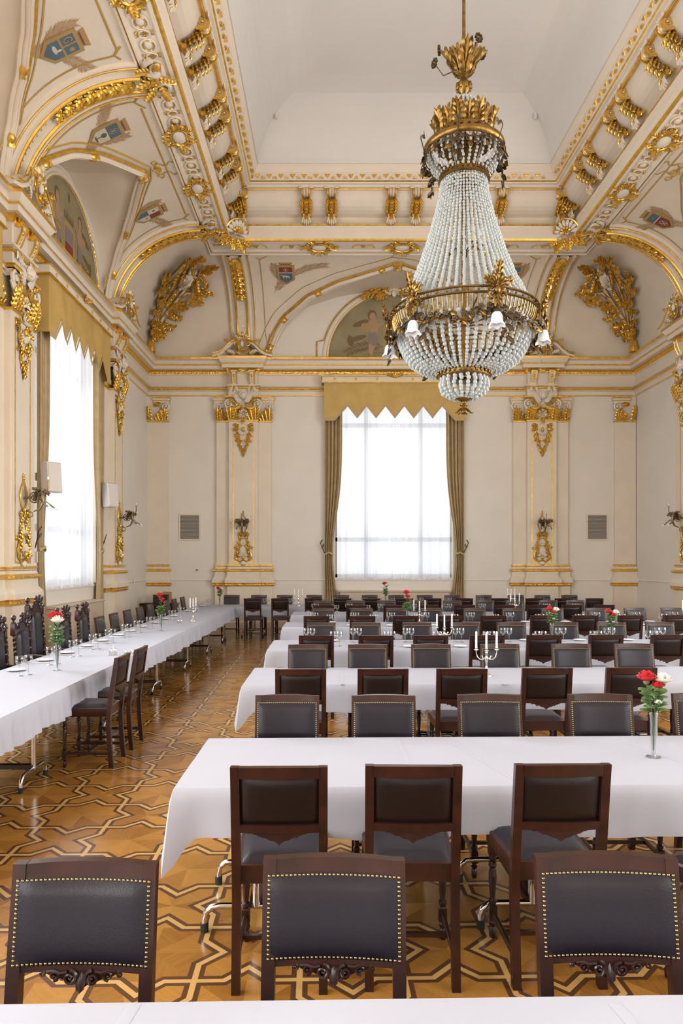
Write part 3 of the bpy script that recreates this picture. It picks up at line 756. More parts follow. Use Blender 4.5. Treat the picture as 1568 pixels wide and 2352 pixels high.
def lower_orn(g, w):
    w.shell(0, 2.02, .15, WH, WH, R(10), R(170), 9, .23, .25); g.ball((0, 2.0, .27), .045, GO, 7, 5, (.8, 1.3, .9))
    w.shell(0, 2.42, .09, WH, WH, R(200), R(340), 7, .23, .25)
    g.tube([(.11 * cos(R(a)), 2.43 + .12 * sin(R(a)), .24) for a in range(-70, 251, 20)], .018, GO, n=5)
    g.tube([(-.06, 2.33, .24), (-.17, 2.22, .25), (-.23, 2.08, .25), (-.2, 1.95, .25), (-.1, 1.88, .25), (0, 1.93, .26), (.1, 1.88, .25), (.2, 1.95, .25), (.23, 2.08, .25), (.17, 2.22, .25), (.06, 2.33, .24)], .02, GO, n=5)
    g.ball((0, 1.84, .24), .085, WH, 9, 5, (1.1, .8, .5)); g.tube([(-.1, 1.87, .24), (-.07, 1.80, .25), (0, 1.77, .25), (.07, 1.80, .25), (.1, 1.87, .24)], .012, GO, n=5)
    for sx in (-1, 1):
        for y, a, L in ((2.58, 60, .12), (2.46, 90, .14), (2.33, 70, .15), (2.22, 80, .16), (2.12, 90, .18), (2.0, 85, .18), (1.92, 40, .14)):
            g.leaf(sx * (.14 if y < 2.3 else .10), y, R(a) if sx > 0 else PI - R(a), L, L * .55, GO, z=.23, curl=.25, nu=6)
        g.scroll(sx * .25, 2.27, .05, GO, 1.2, 0, sx, .016, .23, n=8); g.box(sx * .24 - .045, sx * .24 + .045, 1.86, 1.89, .21, .235, GO)
    for sx in (-1, 1): g.leaf(sx * .03, 2.60, R(90 - sx * 30), .14, .1, GO, z=.24, curl=.3)
    # lozenge back plate of the sconce
    g.tube([(0, 2.66, .24), (-.1, 2.84, .24), (-.13, 2.95, .24), (-.07, 3.1, .24), (0, 3.2, .24), (.07, 3.1, .24), (.13, 2.95, .24), (.1, 2.84, .24)], .016, GO, n=5, close=True)
    g.ball((0, 3.24, .24), .03, GO, 6, 4); g.leaf(0, 3.22, PI / 2, .12, .05, GO, z=.22)
def console():
    c = MB()
    c.T = lambda x, y, z: (x, y, z)
    c.tube([(-.085, 7.27, .30), (.085, 7.27, .30)], .075, GO, n=10); c.tube([(-.06, 6.86, .24), (.06, 6.86, .24)], .04, GO, n=8)
    pts = [(.36, 7.24), (.34, 7.12), (.29, 7.0), (.25, 6.92), (.26, 6.84)]
    vs = []
    for z, y in pts: vs += [(-.07, y, .1), (-.07, y, z), (.07, y, z), (.07, y, .1)]
    c.add(vs, [(4 * i + a_, 4 * i + a_ + 1, 4 * i + 5 + a_, 4 * i + 4 + a_) for i in range(4) for a_ in range(3)], PL)
    for sx in (-.07, .07): c.tube([(sx, y, z + .005) for z, y in pts], .016, GO, n=5)
    for y, r in ((7.14, .05), (7.06, .042), (6.99, .035)): c.ball((0, y, .33 - (7.14 - y) * .4), r, GO, 6, 4, (.8, 1.1, .7))
    for k in (-1, 0, 1): c.leaf(k * .03, 6.86, R(-90 + k * 25), .19, .08, WH, z=.26, curl=.15, lobes=1, nu=5)
    c.leaf(0, 6.83, -PI / 2, .12, .06, GO, z=.29, nu=4); c.leaf(-.05, 7.3, PI, .1, .08, GO, z=.3, nu=4); c.leaf(.05, 7.3, 0, .1, .08, GO, z=.3, nu=4)
    return c
def pediment(g, w):
    """broken swan-neck pediment with vase, mask and scallop shell"""
    for sx in (-1, 1):
        crv = [(sx * x, y) for x, y in ((.84, 7.70), (.66, 7.73), (.52, 7.81), (.41, 7.93), (.30, 8.03), (.19, 8.06))]
        w.tube([(x, y - .04, .28) for x, y in crv], [.05, .06, .065, .065, .06, .05], PL, n=6, up=(0, 0, 1), flat=4)
        g.tube([(x, y + .015, .40) for x, y in crv], .022, GO, n=5); g.tube([(x, y + .02, .52) for x, y in crv], .018, GO, n=5)
        g.scroll(sx * .17, 7.98, .085, GO, 1.4, PI / 2, sx, .022, .5, n=14); g.leaf(sx * .34, 8.02, R(90 - sx * 70), .17, .1, GO, z=.5, curl=.3)
        g.tube([(sx * .14, 7.9, .5), (sx * .2, 7.8, .52), (sx * .13, 7.72, .52), (sx * .05, 7.70, .52)], .024, GO, n=5)
        g.leaf(sx * .2, 7.74, R(90 - sx * 75), .24, .1, WH, z=.44, curl=.15); g.leaf(sx * .3, 7.73, R(90 - sx * 80), .2, .06, GO, z=.46)
    w.ball((0, 7.97, .52), .07, WH, 8, 5, (.8, 1.4, .7)); g.ball((0, 7.80, .52), .10, GO, 8, 5, (1.1, .7, .6))
    for k in range(3): g.ball(((k - 1) * .06, 7.79, .6), .035, GO, 6, 4)
    g.shell(0, 8.05, .26, GO, WH, R(12), R(168), 9, .44, .35); g.tube([(.2 * cos(R(a)), 8.06 + .13 * sin(R(a)), .52) for a in range(0, 181, 20)], .026, GO, n=5)
    layer(w, .84, .30, [(.0, 7.66, PL), (.0, 7.70, PL)])
def entab(w, g):
    P_ = [(.0, 6.58, PL), (.0, 6.76, PL)] + tor(.0, 6.775, 6.845, .03, GC) + [(.0, 6.845, PL), (.05, 6.865, PL), (.05, 6.895, PL), (-.02, 6.90, PL), (-.02, 7.22, PL), (0, 7.235, PL)] + \
         [(.02, 7.24, GC), (.06, 7.33, GC), (.10, 7.34, PL), (.16, 7.345, PL), (.16, 7.43, PL), (.18, 7.44, GO), (.18, 7.475, PL), (.2, 7.49, PL), (.26, 7.585, GO), (.27, 7.64, PL), (.22, 7.665, PL), (-.2, 7.67, PL)]
    layer(w, .42, .24, P_)
def make_pilaster(M, lab):
    t = thing('pilaster', lab, 'pilaster', M, 'gilded pilasters')
    s = MB(); layer(s, .78, .10, SHAFT); layer(s, .41, .22, SHAFT); s.add([(-.41, 6.6, .22), (.41, 6.6, .22), (.41, 5.9, .22), (-.41, 5.9, .22)], [(0, 1, 2, 3)], PL)
    s.add([(-.78, 6.6, .10), (.78, 6.6, .10), (.78, 5.9, .10), (-.78, 5.9, .10)], [(0, 1, 2, 3)], PL)
    s.build('shaft', t, 35)
    f = MB()
    for x in (-.285, .285): f.box(x - .011, x + .011, 1.85, 5.78, .218, .228, GO)
    f.box(-.285, .285, 5.77, 5.79, .218, .228, GO); f.box(-.285, .285, 1.85, 1.87, .218, .228, GO); f.build('panel_moulding', t, 0)
    g, w_ = MB(), MB(); inner_cap(g, w_); outer_cap(g, w_, .80); outer_cap(g, w_, -.80)
    cp = g.build('capital_gilding', t, 50); w_.build('capital', t, 50)
    ch = MB(); cherub(ch); c_ = ch.build('cherub_head', t, 60, loc=(0, 6.56, .27))
    g, w_ = MB(), MB(); upper_orn(g, w_); u = w_.build('upper_ornament', t, 60); g.build('upper_gilding', t, 60)
    g, w_ = MB(), MB(); lower_orn(g, w_); w_.build('lower_ornament', t, 60); g.build('lower_gilding', t, 60)
    e = MB(); entab(e, e); e.build('entablature', t, 30)
    for sx in (-.25, .25): console().build('console', t, 50, loc=(sx, 0, 0))
    g, w_ = MB(), MB(); pediment(g, w_); w_.build('pediment', t, 50); g.build('pediment_gilding', t, 50)
    return t
p0 = make_pilaster(on_back(PILB[0], 0), 'gilded pilaster on the back wall left of the window')
dup(p0, on_back(PILB[1], 0), 'gilded pilaster on the back wall right of the window')
dup(p0, on_left(PILL[0], 0), 'far gilded pilaster of the left wall, beyond the window')
dup(p0, on_left(PILL[1], 0), 'near gilded pilaster of the left wall, before the window')
dup(p0, on_right(PILR[0], 0), 'gilded pilaster at the right picture edge')
# corner pilasters: plain narrow strips with half capitals
def corner_pil(M, lab, sx):
    t = thing('corner_pilaster', lab, 'pilaster', M, 'narrow pilasters in the back corners')
    s = MB(); layer(s, .30, .08, SHAFT); s.add([(-.30, 6.6, .08), (.30, 6.6, .08), (.30, 5.9, .08), (-.30, 5.9, .08)], [(0, 1, 2, 3)], PL)
    s.build('shaft', t, 35)
    g, w_ = MB(), MB(); outer_cap(g, w_, .30 * sx); g.leaf(-.22 * sx, 5.91, R(90), .42, .16, GO, z=.09, bulge=.3, curl=.2); g.leaf(-.1 * sx, 6.38, R(90 - sx * 100), .2, .14, GO, z=.1, curl=.3)
    w_.build('capital', t, 50); g.build('capital_gilding', t, 50)
corner_pil(on_back(XL + .30, 0), 'narrow pilaster in the left back corner', 1)
corner_pil(on_back(XR - .32, 0), 'narrow pilaster in the right back corner', -1)

# ------------------------------------------------------------------ sconces
def sconce():
    a = MB()
    a.T = lambda x, y, z: (x, y, z)
    def ringz(cy_, cz, r, m=AB, th=.011): a.tube([(0, cy_ + r * sin(k * PI / 8), cz + r * cos(k * PI / 8)) for k in range(16)], th, m, n=5, close=True)
    a.tube([(0, 2.92, .24), (0, 2.93, .36)], .018, AB, n=6); ringz(2.93, .42, .085); ringz(2.93, .42, .05)
    a.tube([(0, 2.70, .24), (0, 2.72, .30), (0, 2.68, .38), (0, 2.62, .38), (0, 2.60, .32), (0, 2.64, .30)], .013, AB, n=5)
    # winged dragon-like body curving up
    a.tube([(0, 2.70, .40), (0, 2.74, .50), (0, 2.86, .56), (0, 2.98, .54), (0, 3.06, .46), (0, 3.08, .38)], [.010, .018, .030, .036, .032, .02], AB, n=8)
    for sx in (-1, 1):
        for k in range(3): a.leaf(sx * .02, 2.88 + .06 * k, R(90 - sx * (30 + 28 * k)), .24 - .03 * k, .11, AB, z=.40 + .05 * k, bulge=.25, curl=.5, nu=6)
        a.tube([(sx * .03, 2.9, .5), (sx * .10, 2.88, .56), (sx * .15, 2.82, .62), (sx * .13, 2.80, .64)], .012, AB, n=5)
    a.tube([(0, 3.0, .56), (0, 3.02, .62), (0, 3.1, .64), (0, 3.16, .64)], .011, AB, n=5)
    a.T = None
    b = MB()
    b.lathe([(0, .0), (.016, .0), (.016, .055), (0, .055)], AB, 8, (0, 0, 0), 'y'); b.ball((0, .085, 0), .017, SG, 6, 5, (1, 2, 1))
    return a, b
a, b = sconce()
sn = thing('wall_sconce', 'x', 'sconce', on_back(PILB[0], 0), 'bronze sconces on the pilasters')
a.build('bronze_arm', sn, 60)
b.build('candle_bulb', sn, 60, loc=(0, 3.16, .64))
for sx in (-1, 1): b.build('candle_bulb', sn, 60, loc=(sx * .13, 2.80, .64)).rotation_euler = (R(125), 0, R(sx * 20))
sn['label'] = 'bronze sconce on the back wall pilaster left of the window'
dup(sn, on_back(PILB[1], 0), 'bronze sconce on the back wall pilaster right of the window')
dup(sn, on_left(PILL[0], 0), 'bronze sconce on the far pilaster of the left wall')
dup(sn, on_left(PILL[1], 0), 'bronze sconce on the near left pilaster with lit-white bulb tips')
kids(sn)
dup(sn, on_right(PILR[0], 0), 'bronze sconce on the pilaster at the right picture edge')
for o in C.objects:
    if o.get('label', '').startswith('bronze sconce on the near left'): o['label'] = 'bronze sconce on the near pilaster of the left wall'

# ------------------------------------------------------------------ windows, curtains
def window(n, M):
    f = MB()
    for x in (-WW, -.79, .79, WW): f.box(x - .055, x + .055, SILL, HEAD, -.32, -.24, WF)
    for z in (SILL + .04, 2.52, 5.83, HEAD - .04): f.box(-WW, WW, z - .06, z + .06, -.32, -.24, WF)
    o = struct(f.build('window_%d' % n, smooth=0)); o.matrix_world = M
    g = MB(); g.box(-WW, WW, SILL, HEAD, -.285, -.279, GW); struct(g.build('window_pane', o, 0))
def sheer_mb():
    f = MB(); H_ = 5.45
    f.grid(lambda u, v: (-1.62 + 3.24 * u, 1.36 + H_ * v, .035 + .026 * sin(u * 95 + sin(u * 23) * 2) + .016 * sin(u * 41)), 220, 4, SH)
    return f
def drape(sx):
    f = MB()
    def g(u, v):          # v 0 floor .. 1 top; u across
        y = .12 + 6.3 * v
        # gathered at the tieback height 2.45
        k = math.exp(-((y - 2.1) / 1.5) ** 2) if y > 2.1 else math.exp(-((y - 2.1) / 1.6) ** 2)
        wdt = .50 - .27 * k; x = -2.0 + .02 + wdt * u
        z = .10 + .05 * sin(u * 30 + 1) * (1 - .45 * k) + .02 * sin(u * 67)
        return (-sx * x, y, z)
    f.grid(g, 44, 26, DR); return f
def tieback(sx):
    t = MB(); t.tube([(-sx * -1.98, 2.08, .12), (-sx * -1.86, 2.14, .18), (-sx * -1.74, 2.08, .14)], .03, DR, n=6, flat=1)
    t.tube([(-sx * -1.98, 2.12, .05), (-sx * -2.06, 2.28, .12), (-sx * -2.11, 2.42, .16)], .012, BD, n=5); t.leaf(sx * 2.11, 2.4, R(60) if sx < 0 else R(120), .12, .05, BD, z=.15, nu=5)
    t.leaf(sx * 2.06, 2.28, R(60) if sx < 0 else R(120), .12, .05, BD, z=.13, nu=5)
    return t
def valance():
    c = MB(); fr_ = MB()
    pts = [(-2.0, 5.93), (-1.70, 5.93), (-1.33, 6.33)]
    n = 5; a0, a1 = -1.33, 1.33
    for k in range(n):
        x = a0 + (a1 - a0) * k / n; d = (a1 - a0) / n; pts += [(x + d * .5, 5.99), (x + d, 6.33)]
    pts += [(1.70, 5.93), (2.0, 5.93)]
    def bottom(x):
        for (xa, ya), (xb, yb) in zip(pts, pts[1:]):
            if xa <= x <= xb: return ya + (yb - ya) * (x - xa) / max(1e-6, xb - xa)
        return 5.93
    N_ = 88
    def f(u, v):
        x = -2.0 + 4.0 * u; y0 = bottom(x); y = y0 + (6.95 - y0) * v
        return (x, y, .30 + (.022 * sin(x * 5 + 1) + .012 * sin(x * 9.7 + v * 4)) * sin(v * PI) + .008 * sin(x * 7))
    c.grid(f, N_, 8, VA)
    for sx in (-1, 1): c.grid(lambda u, v: (sx * 2.0, 5.93 + 1.02 * v, .30 * u), 3, 3, VA)
    dense = []
    for (xa, ya), (xb, yb) in zip(pts, pts[1:]):
        m_ = max(2, int(math.hypot(xb - xa, yb - ya) / .03))
        dense += [(xa + (xb - xa) * i / m_, ya + (yb - ya) * i / m_) for i in range(m_)]
    dense.append(pts[-1])
    fr_.add([(x, y + .02, .319) for x, y in dense] + [(x, y - .065 - .014 * (i % 2), .319) for i, (x, y) in enumerate(dense)],
            [(i, i + 1, len(dense) + i + 1, len(dense) + i) for i in range(len(dense) - 1)], FR)
    b = MB(); b.box(-2.05, 2.05, 6.94, 7.10, 0, .33, PL); b.box(-2.07, 2.07, 6.93, 6.955, 0, .35, GO); b.box(-2.08, 2.08, 7.10, 7.125, 0, .37, GO)
    for x in (-1.7, -1.1, -.5, .5, 1.1, 1.7): b.ball((x, 7.03, .335), .035, GO, 8, 4, (1, 1, .4))
    b.shell(0, 7.08, .12, GO, None, R(5), R(175), 5, .33, .3)
    for sx in (-1, 1): b.leaf(0, 7.1, R(90 - sx * 75), .26, .1, GO, z=.33)
    return c, fr_, b
def radiator_cover():
    r = MB(); r.box(-1.55, 1.55, .10, 1.02, .02, .26, RC, .01); r.box(-1.6, 1.6, 1.02, 1.06, .0, .30, RC, .008)
    r.box(-1.45, 1.45, .06, .1, .05, .22, RC)
    return r
WIN = [(on_left(14.4, 0), 'far left'), (on_left(9.1, 0), 'near left'), (on_back(XWN, 0), 'back')]
sm, dl, drr, tl, tr, rc = sheer_mb(), drape(-1), drape(1), tieback(-1), tieback(1), radiator_cover(); cvv, frg, brd = valance()
first = {}
for k, (M, nm) in enumerate(WIN):
    window(k + 1, M)
    nm2 = {'far left': 'left wall window', 'near left': 'nearest left wall window at the picture edge', 'back': 'back wall window'}[nm]
    if k == 0:
        s0 = sm.build('sheer_curtain', smooth=60); first['s'] = s0
        tag(s0, 'x', 'curtain', 'white sheer curtains')
        for sx, mb_, tb in ((-1, dl, tl), (1, drr, tr)):
            d0 = thing('drape', 'x', 'curtain', M, 'ochre tied-back drapes'); mb_.build('cloth', d0, 60); tb.build('tieback', d0, 60); first[sx] = d0
        v0 = thing('valance', 'x', 'valance', M, 'zigzag gold valances'); cvv.build('cloth', v0, 60); frg.build('fringe', v0, 0); brd.build('pelmet_board', v0, 40); first['v'] = v0
        r0 = rc.build('radiator_cover', smooth=30); tag(r0, 'x', 'radiator', 'panelled boxes below the windows'); first['r'] = r0
        S, D1, D2, V, Rr = s0, first[-1], first[1], v0, r0
    else: S, D1, D2, V, Rr = dup(first['s']), dup(first[-1]), dup(first[1]), dup(first['v']), dup(first['r'])
    for o in (S, D1, D2, V, Rr): o.matrix_world = M @ Matrix.Diagonal((1 if nm == 'back' else .88, 1, 1, 1))
    S['label'] = 'white sheer curtain over the %s' % nm2
    D1['label'] = 'ochre drape on the left side of the %s' % nm2; D2['label'] = 'ochre drape on the right side of the %s' % nm2
    V['label'] = 'gold zigzag valance over the %s' % nm2; Rr['label'] = 'beige panelled box under the %s' % nm2

# ------------------------------------------------------------------ wall fittings
def vent():
    t = MB(); s = MB()
    t.box(-.31, .31, 2.49, 2.53, 0, .03, PL); t.box(-.31, .31, 3.21, 3.25, 0, .03, PL); t.box(-.31, -.27, 2.53, 3.21, 0, .03, PL); t.box(.27, .31, 2.53, 3.21, 0, .03, PL)
    for k in range(19):
        y = 2.54 + k * .0355
        s.add([(-.27, y, .022), (.27, y, .022), (.27, y + .028, .006), (-.27, y + .028, .006)], [(0, 1, 2, 3)], VG)
    s.add([(-.27, 2.53, .003), (.27, 2.53, .003), (.27, 3.21, .003), (-.27, 3.21, .003)], [(0, 1, 2, 3)], BD)
    return t, s
a, b = vent(); v1 = thing('wall_vent', 'grey louvred vent on the back wall left of the left pilaster', 'vent', on_back(-4.06, 0), 'louvred wall vents'); a.build('frame', v1, 0); b.build('louvres', v1, 0)
dup(v1, on_back(7.61, 0), 'grey louvred vent on the back wall right of the right pilaster')
def speaker():
    c = MB(); b = MB()
    def tl(x, y, z): return (x + (y - 3.37) * .10 - (z - .3) * .35, y, z + (x + .0) * .35 - (y - 3.37) * .12)
    c.T = tl; c.box(-.14, .14, 3.10, 3.64, .20, .40, PG, .015); c.box(-.125, .125, 3.115, 3.625, .397, .408, PG, .004); c.T = None
    b.box(-.02, .02, 3.37, 3.41, .0, .24, PG); b.box(-.05, .05, 3.32, 3.46, .0, .02, PG)
    return c, b
a, b = speaker()
sp1 = thing('wall_speaker', 'pale loudspeaker mounted beside the near left pilaster, over the drape', 'speaker', on_left(12.78, 0, .02) @ Matrix.Rotation(R(-12), 4, 'Y') @ Matrix.Translation((0, 0, .0)), 'loudspeakers on the left wall')
a.build('cabinet', sp1, 40); b.build('mounting_arm', sp1, 40)
dup(sp1, on_left(16.15, 0, .02) @ Matrix.Rotation(R(-12), 4, 'Y'), 'smaller looking loudspeaker beside the far left pilaster')
bx = MB(); bx.box(-.1, .1, 1.86, 2.06, 0, .10, PG, .01); o = tag(bx.build('junction_box'), 'small pale wall box beside the near left pilaster', 'box'); o.matrix_world = on_left(12.75, 0)
bx = MB(); bx.box(-.04, .04, 1.30, 1.42, 0, .02, PO, .004); o = tag(bx.build('wall_switch'), 'small white switch on the left wall by the far corner', 'switch'); o.matrix_world = on_left(19.1, 0, .02)
bx = MB(); bx.ball((0, 0, .02), .025, BD, 6, 4); o = tag(bx.build('wall_hook'), 'tiny dark hook on the back wall under the left vent', 'hook'); o.matrix_world = on_back(-3.85, 1.64)

# ------------------------------------------------------------------ painted crests with palm branches on the cove
def palm(mb, pts, L, m, n=26, z=.004):
    """feathered branch along a quadratic path of 3 points"""
    (x0, y0), (x1, y1), (x2, y2) = pts
    def P(t): return ((1 - t) ** 2 * x0 + 2 * t * (1 - t) * x1 + t * t * x2, (1 - t) ** 2 * y0 + 2 * t * (1 - t) * y1 + t * t * y2)
    for i in range(8):
        (a, b), (c, d) = P(i / 8), P((i + 1) / 8); l = math.hypot(c - a, d - b) or 1; nx, ny = -(d - b) / l * .006, (c - a) / l * .006
        mb.add([(a - nx, b - ny, z), (c - nx, d - ny, z), (c + nx, d + ny, z), (a + nx, b + ny, z)], [(0, 1, 2, 3)], m)
    for i in range(n):
        t = .12 + .88 * i / n; a, b = P(t); c, d = P(min(1, t + .02)); an = math.atan2(d - b, c - a) if t < .99 else an
        l = L * (.55 + .45 * sin(PI * (t * .8 + .1))) * random.uniform(.85, 1.1)
        for sg in (-1, 1):
            q = an + sg * R(random.uniform(32, 46)); w_ = .062 * l
            mb.add([(a, b, z), (a + .5 * l * cos(q) + w_ * sin(q), b + .5 * l * sin(q) - w_ * cos(q), z + .001), (a + l * cos(q), b + l * sin(q), z), (a + .5 * l * cos(q) - w_ * sin(q), b + .5 * l * sin(q) + w_ * cos(q), z + .001)], [(0, 1, 2, 3)], m)
def crest(side, s, t, top, bot, charge, lab, flip=1, k=1.0):
    M = SIDE[side](s, *prof(t)); T = lambda x, y, z: cove(side, s + (x * k * flip if side != 'L' else x * k * flip), t + y * k / 2.16, z + .004)
    nv = Vector(cove(side, s, t, .1)) - Vector(cove(side, s, t, 0)); nv.normalize(); ex = (Vector(cove(side, s + .1, t, 0)) - Vector(cove(side, s, t, 0))).normalized(); ey = (Vector(cove(side, s, t + .02, 0)) - Vector(cove(side, s, t - .02, 0))).normalized()
    def TF(x, y, z): return tuple(Vector(M) + ex * (x * k * flip) + ey * (y * k) + nv * (z + .035))      # the shield itself is a flat plaque
    p = MB(T); sh = MB(TF); cr = MB(TF); ch = MB(TF)
    palm(p, [(-.42, -.72), (-.15, -.35), (.1, -.1)], .26, TN); palm(p, [(.1, -.2), (.6, .35), (1.25, .35)], .24, TN, 34); palm(p, [(-.1, -.3), (-.42, .0), (-.34, .42)], .2, TN)
    sh.poly([(-.27, .36), (.27, .36), (.26, -.22), (0, -.42), (-.26, -.22)], -.02, OC, .025)
    if charge == 'four':
        sh.poly([(-.20, .29), (-.02, .29), (-.02, .04), (-.20, .04)], .008, BL); sh.poly([(.02, .29), (.20, .29), (.20, .04), (.02, .04)], .008, BL)
        sh.poly([(-.20, 0), (.20, 0), (.19, -.19), (0, -.34), (-.19, -.19)], .008, BL)
        ch.tube([(-.06 + .0, .21, .012), (-.09, .24, .012), (-.13, .24, .012), (-.16, .19, .012), (-.15, .12, .012), (-.11, .09, .012), (-.07, .11, .012), (-.07, .16, .012), (-.11, .16, .012)], .012, OC, n=4, flat=.3)
        st = [(.11 + (.07 if i % 2 == 0 else .035) * sin(i * PI / 6), .165 + (.07 if i % 2 == 0 else .035) * cos(i * PI / 6)) for i in range(12)]; ch.poly(st, .011, OC)
        ch.ball((-.02, -.12, .008), .08, IV, 8, 4, (1.3, .5, .05)); ch.ball((.03, -.05, .008), .05, IV, 8, 4, (.6, 1.0, .08))
    elif charge == 'tree':
        sh.poly([(-.20, .29), (.20, .29), (.20, .03), (-.20, .03)], .008, BL); sh.poly([(-.20, .03), (.20, .03), (.19, -.19), (0, -.34), (-.19, -.19)], .008, IV)
        ch.tube([(.07 * cos(i * PI / 6), .16 + .10 * sin(i * PI / 6), .011) for i in range(12)], .008, OC, n=4, flat=.3, close=True); ch.poly([(-.025, .11), (.025, .11), (.025, .21), (-.025, .21)], .011, OC)
        ch.poly([(-.012, -.22), (.012, -.22), (.012, -.1), (-.012, -.1)], .011, TD); ch.ball((0, -.06, .008), .075, GL, 10, 4, (1, .9, .06)); ch.ball((-.02, -.24, .008), .07, GL, 8, 4, (1.5, .35, .06))
    elif charge == 'quarters':
        sh.poly([(-.20, .29), (0, .29), (0, .0), (-.20, .0)], .008, IV); sh.poly([(0, .29), (.20, .29), (.20, 0), (0, 0)], .008, RD)
        sh.poly([(-.20, 0), (0, 0), (0, -.34), (-.19, -.19)], .008, BL); sh.poly([(0, 0), (.20, 0), (.19, -.19), (0, -.34)], .008, IV)
        ch.ball((.1, -.1, .008), .04, OC, 8, 4, (1, 1, .1)); ch.ball((-.1, .15, .008), .04, TD, 8, 4, (1, 1, .1))
    else:
        sh.poly([(-.20, .29), (.20, .29), (.20, .09), (-.20, .09)], .008, top); sh.poly([(-.20, .06), (.20, .06), (.19, -.19), (0, -.34), (-.19, -.19)], .008, bot); sh.poly([(-.20, .06), (.20, .06), (.20, .09), (-.20, .09)], .009, IV)
        if charge == 'wolf':
            ch.tube([(.07 * cos(i * PI / 6), .19 + .065 * sin(i * PI / 6), .011) for i in range(12)], .007, OC, n=4, flat=.3, close=True); ch.poly([(-.01, .15), (.012, .15), (.03, .21), (-.03, .225)], .011, IV)
            ch.poly([(-.13, -.02), (-.09, -.03), (-.02, -.03), (.08, -.05), (.11, -.1), (.12, -.15), (.09, -.15), (.08, -.11), (.03, -.09), (.03, -.15), (.0, -.15), (.0, -.09), (-.06, -.1), (-.07, -.15), (-.1, -.15), (-.09, -.09), (-.12, -.05), (-.16, -.04), (-.15, -.01)], .011, IV)
        elif charge == 'lion':
            ch.tube([(-.06, .22, .011), (0, .15, .011), (.06, .22, .011)], .008, IV, n=4, flat=.3)
            ch.poly([(-.05, -.02), (.02, .0), (.05, -.05), (.02, -.1), (.07, -.15), (.04, -.2), (0, -.15), (-.04, -.22), (-.06, -.18), (-.03, -.12), (-.08, -.08)], .011, OC)
        else:
            sh.poly([(.0 + (.045 if i % 2 == 0 else .02) * sin(i * PI / 6), .19 + (.045 if i % 2 == 0 else .02) * cos(i * PI / 6)) for i in range(12)], .011, OC)
            ch.tube([(-.08, -.03, .011), (.06, -.2, .011)], .009, IV, n=4, flat=.3); ch.tube([(.08, -.03, .011), (-.06, -.2, .011)], .009, IV, n=4, flat=.3); ch.tube([(0, 0, .011), (-.1, -.12, .011), (0, -.25, .011), (.1, -.12, .011)], .007, IV, n=4, flat=.3, close=True)
    cr.poly([(-.17, .38), (.17, .38), (.22, .50), (-.22, .50)], .006, OC)
    for i in range(9):
        x = -.2 + .05 * i; cr.poly([(x - .022, .50), (x + .022, .50), (x * 1.25, .60 - abs(x) * .1)], .007, TN)
    cr.poly([(-.15, .385), (.15, .385), (.16, .41), (-.16, .41)], .008, RD)
    th = thing('painted_crest', lab, 'painting', Matrix.Translation(M), 'painted crests on the cove')
    for nm, b_ in (('palm_branch', p), ('shield', sh), ('crown', cr), ('charge', ch)):
        b_.v = [tuple(Vector(v) - Vector(M)) for v in b_.v]; b_.build(nm, th, 0)
TCR = R(52)
crest('B', -1.22, R(67), RD, BL, 'wolf', 'painted crest of red over blue with a white animal, back cove left', k=.88)
crest('B', 4.85, R(67), BL, RD, 'lion', 'painted crest of blue over red, back cove behind the chandelier', flip=-1, k=.88)
crest('L', 15.85, R(64), RD, BL, 'quarters', 'painted quartered crest with red corner, left cove nearest the back', k=.85)
crest('L', 12.85, R(64), BL, BL, 'tree', 'painted crest with a small tree, left cove between the two lunettes', k=.85, flip=-1)
crest('L', 10.7, R(64), BL, BL, 'four', 'large painted blue crest with a letter and star, top left', k=.85)
crest('R', 16.2, R(66), BL, RD, 'star', 'painted blue and red crest on the right cove', k=.85)

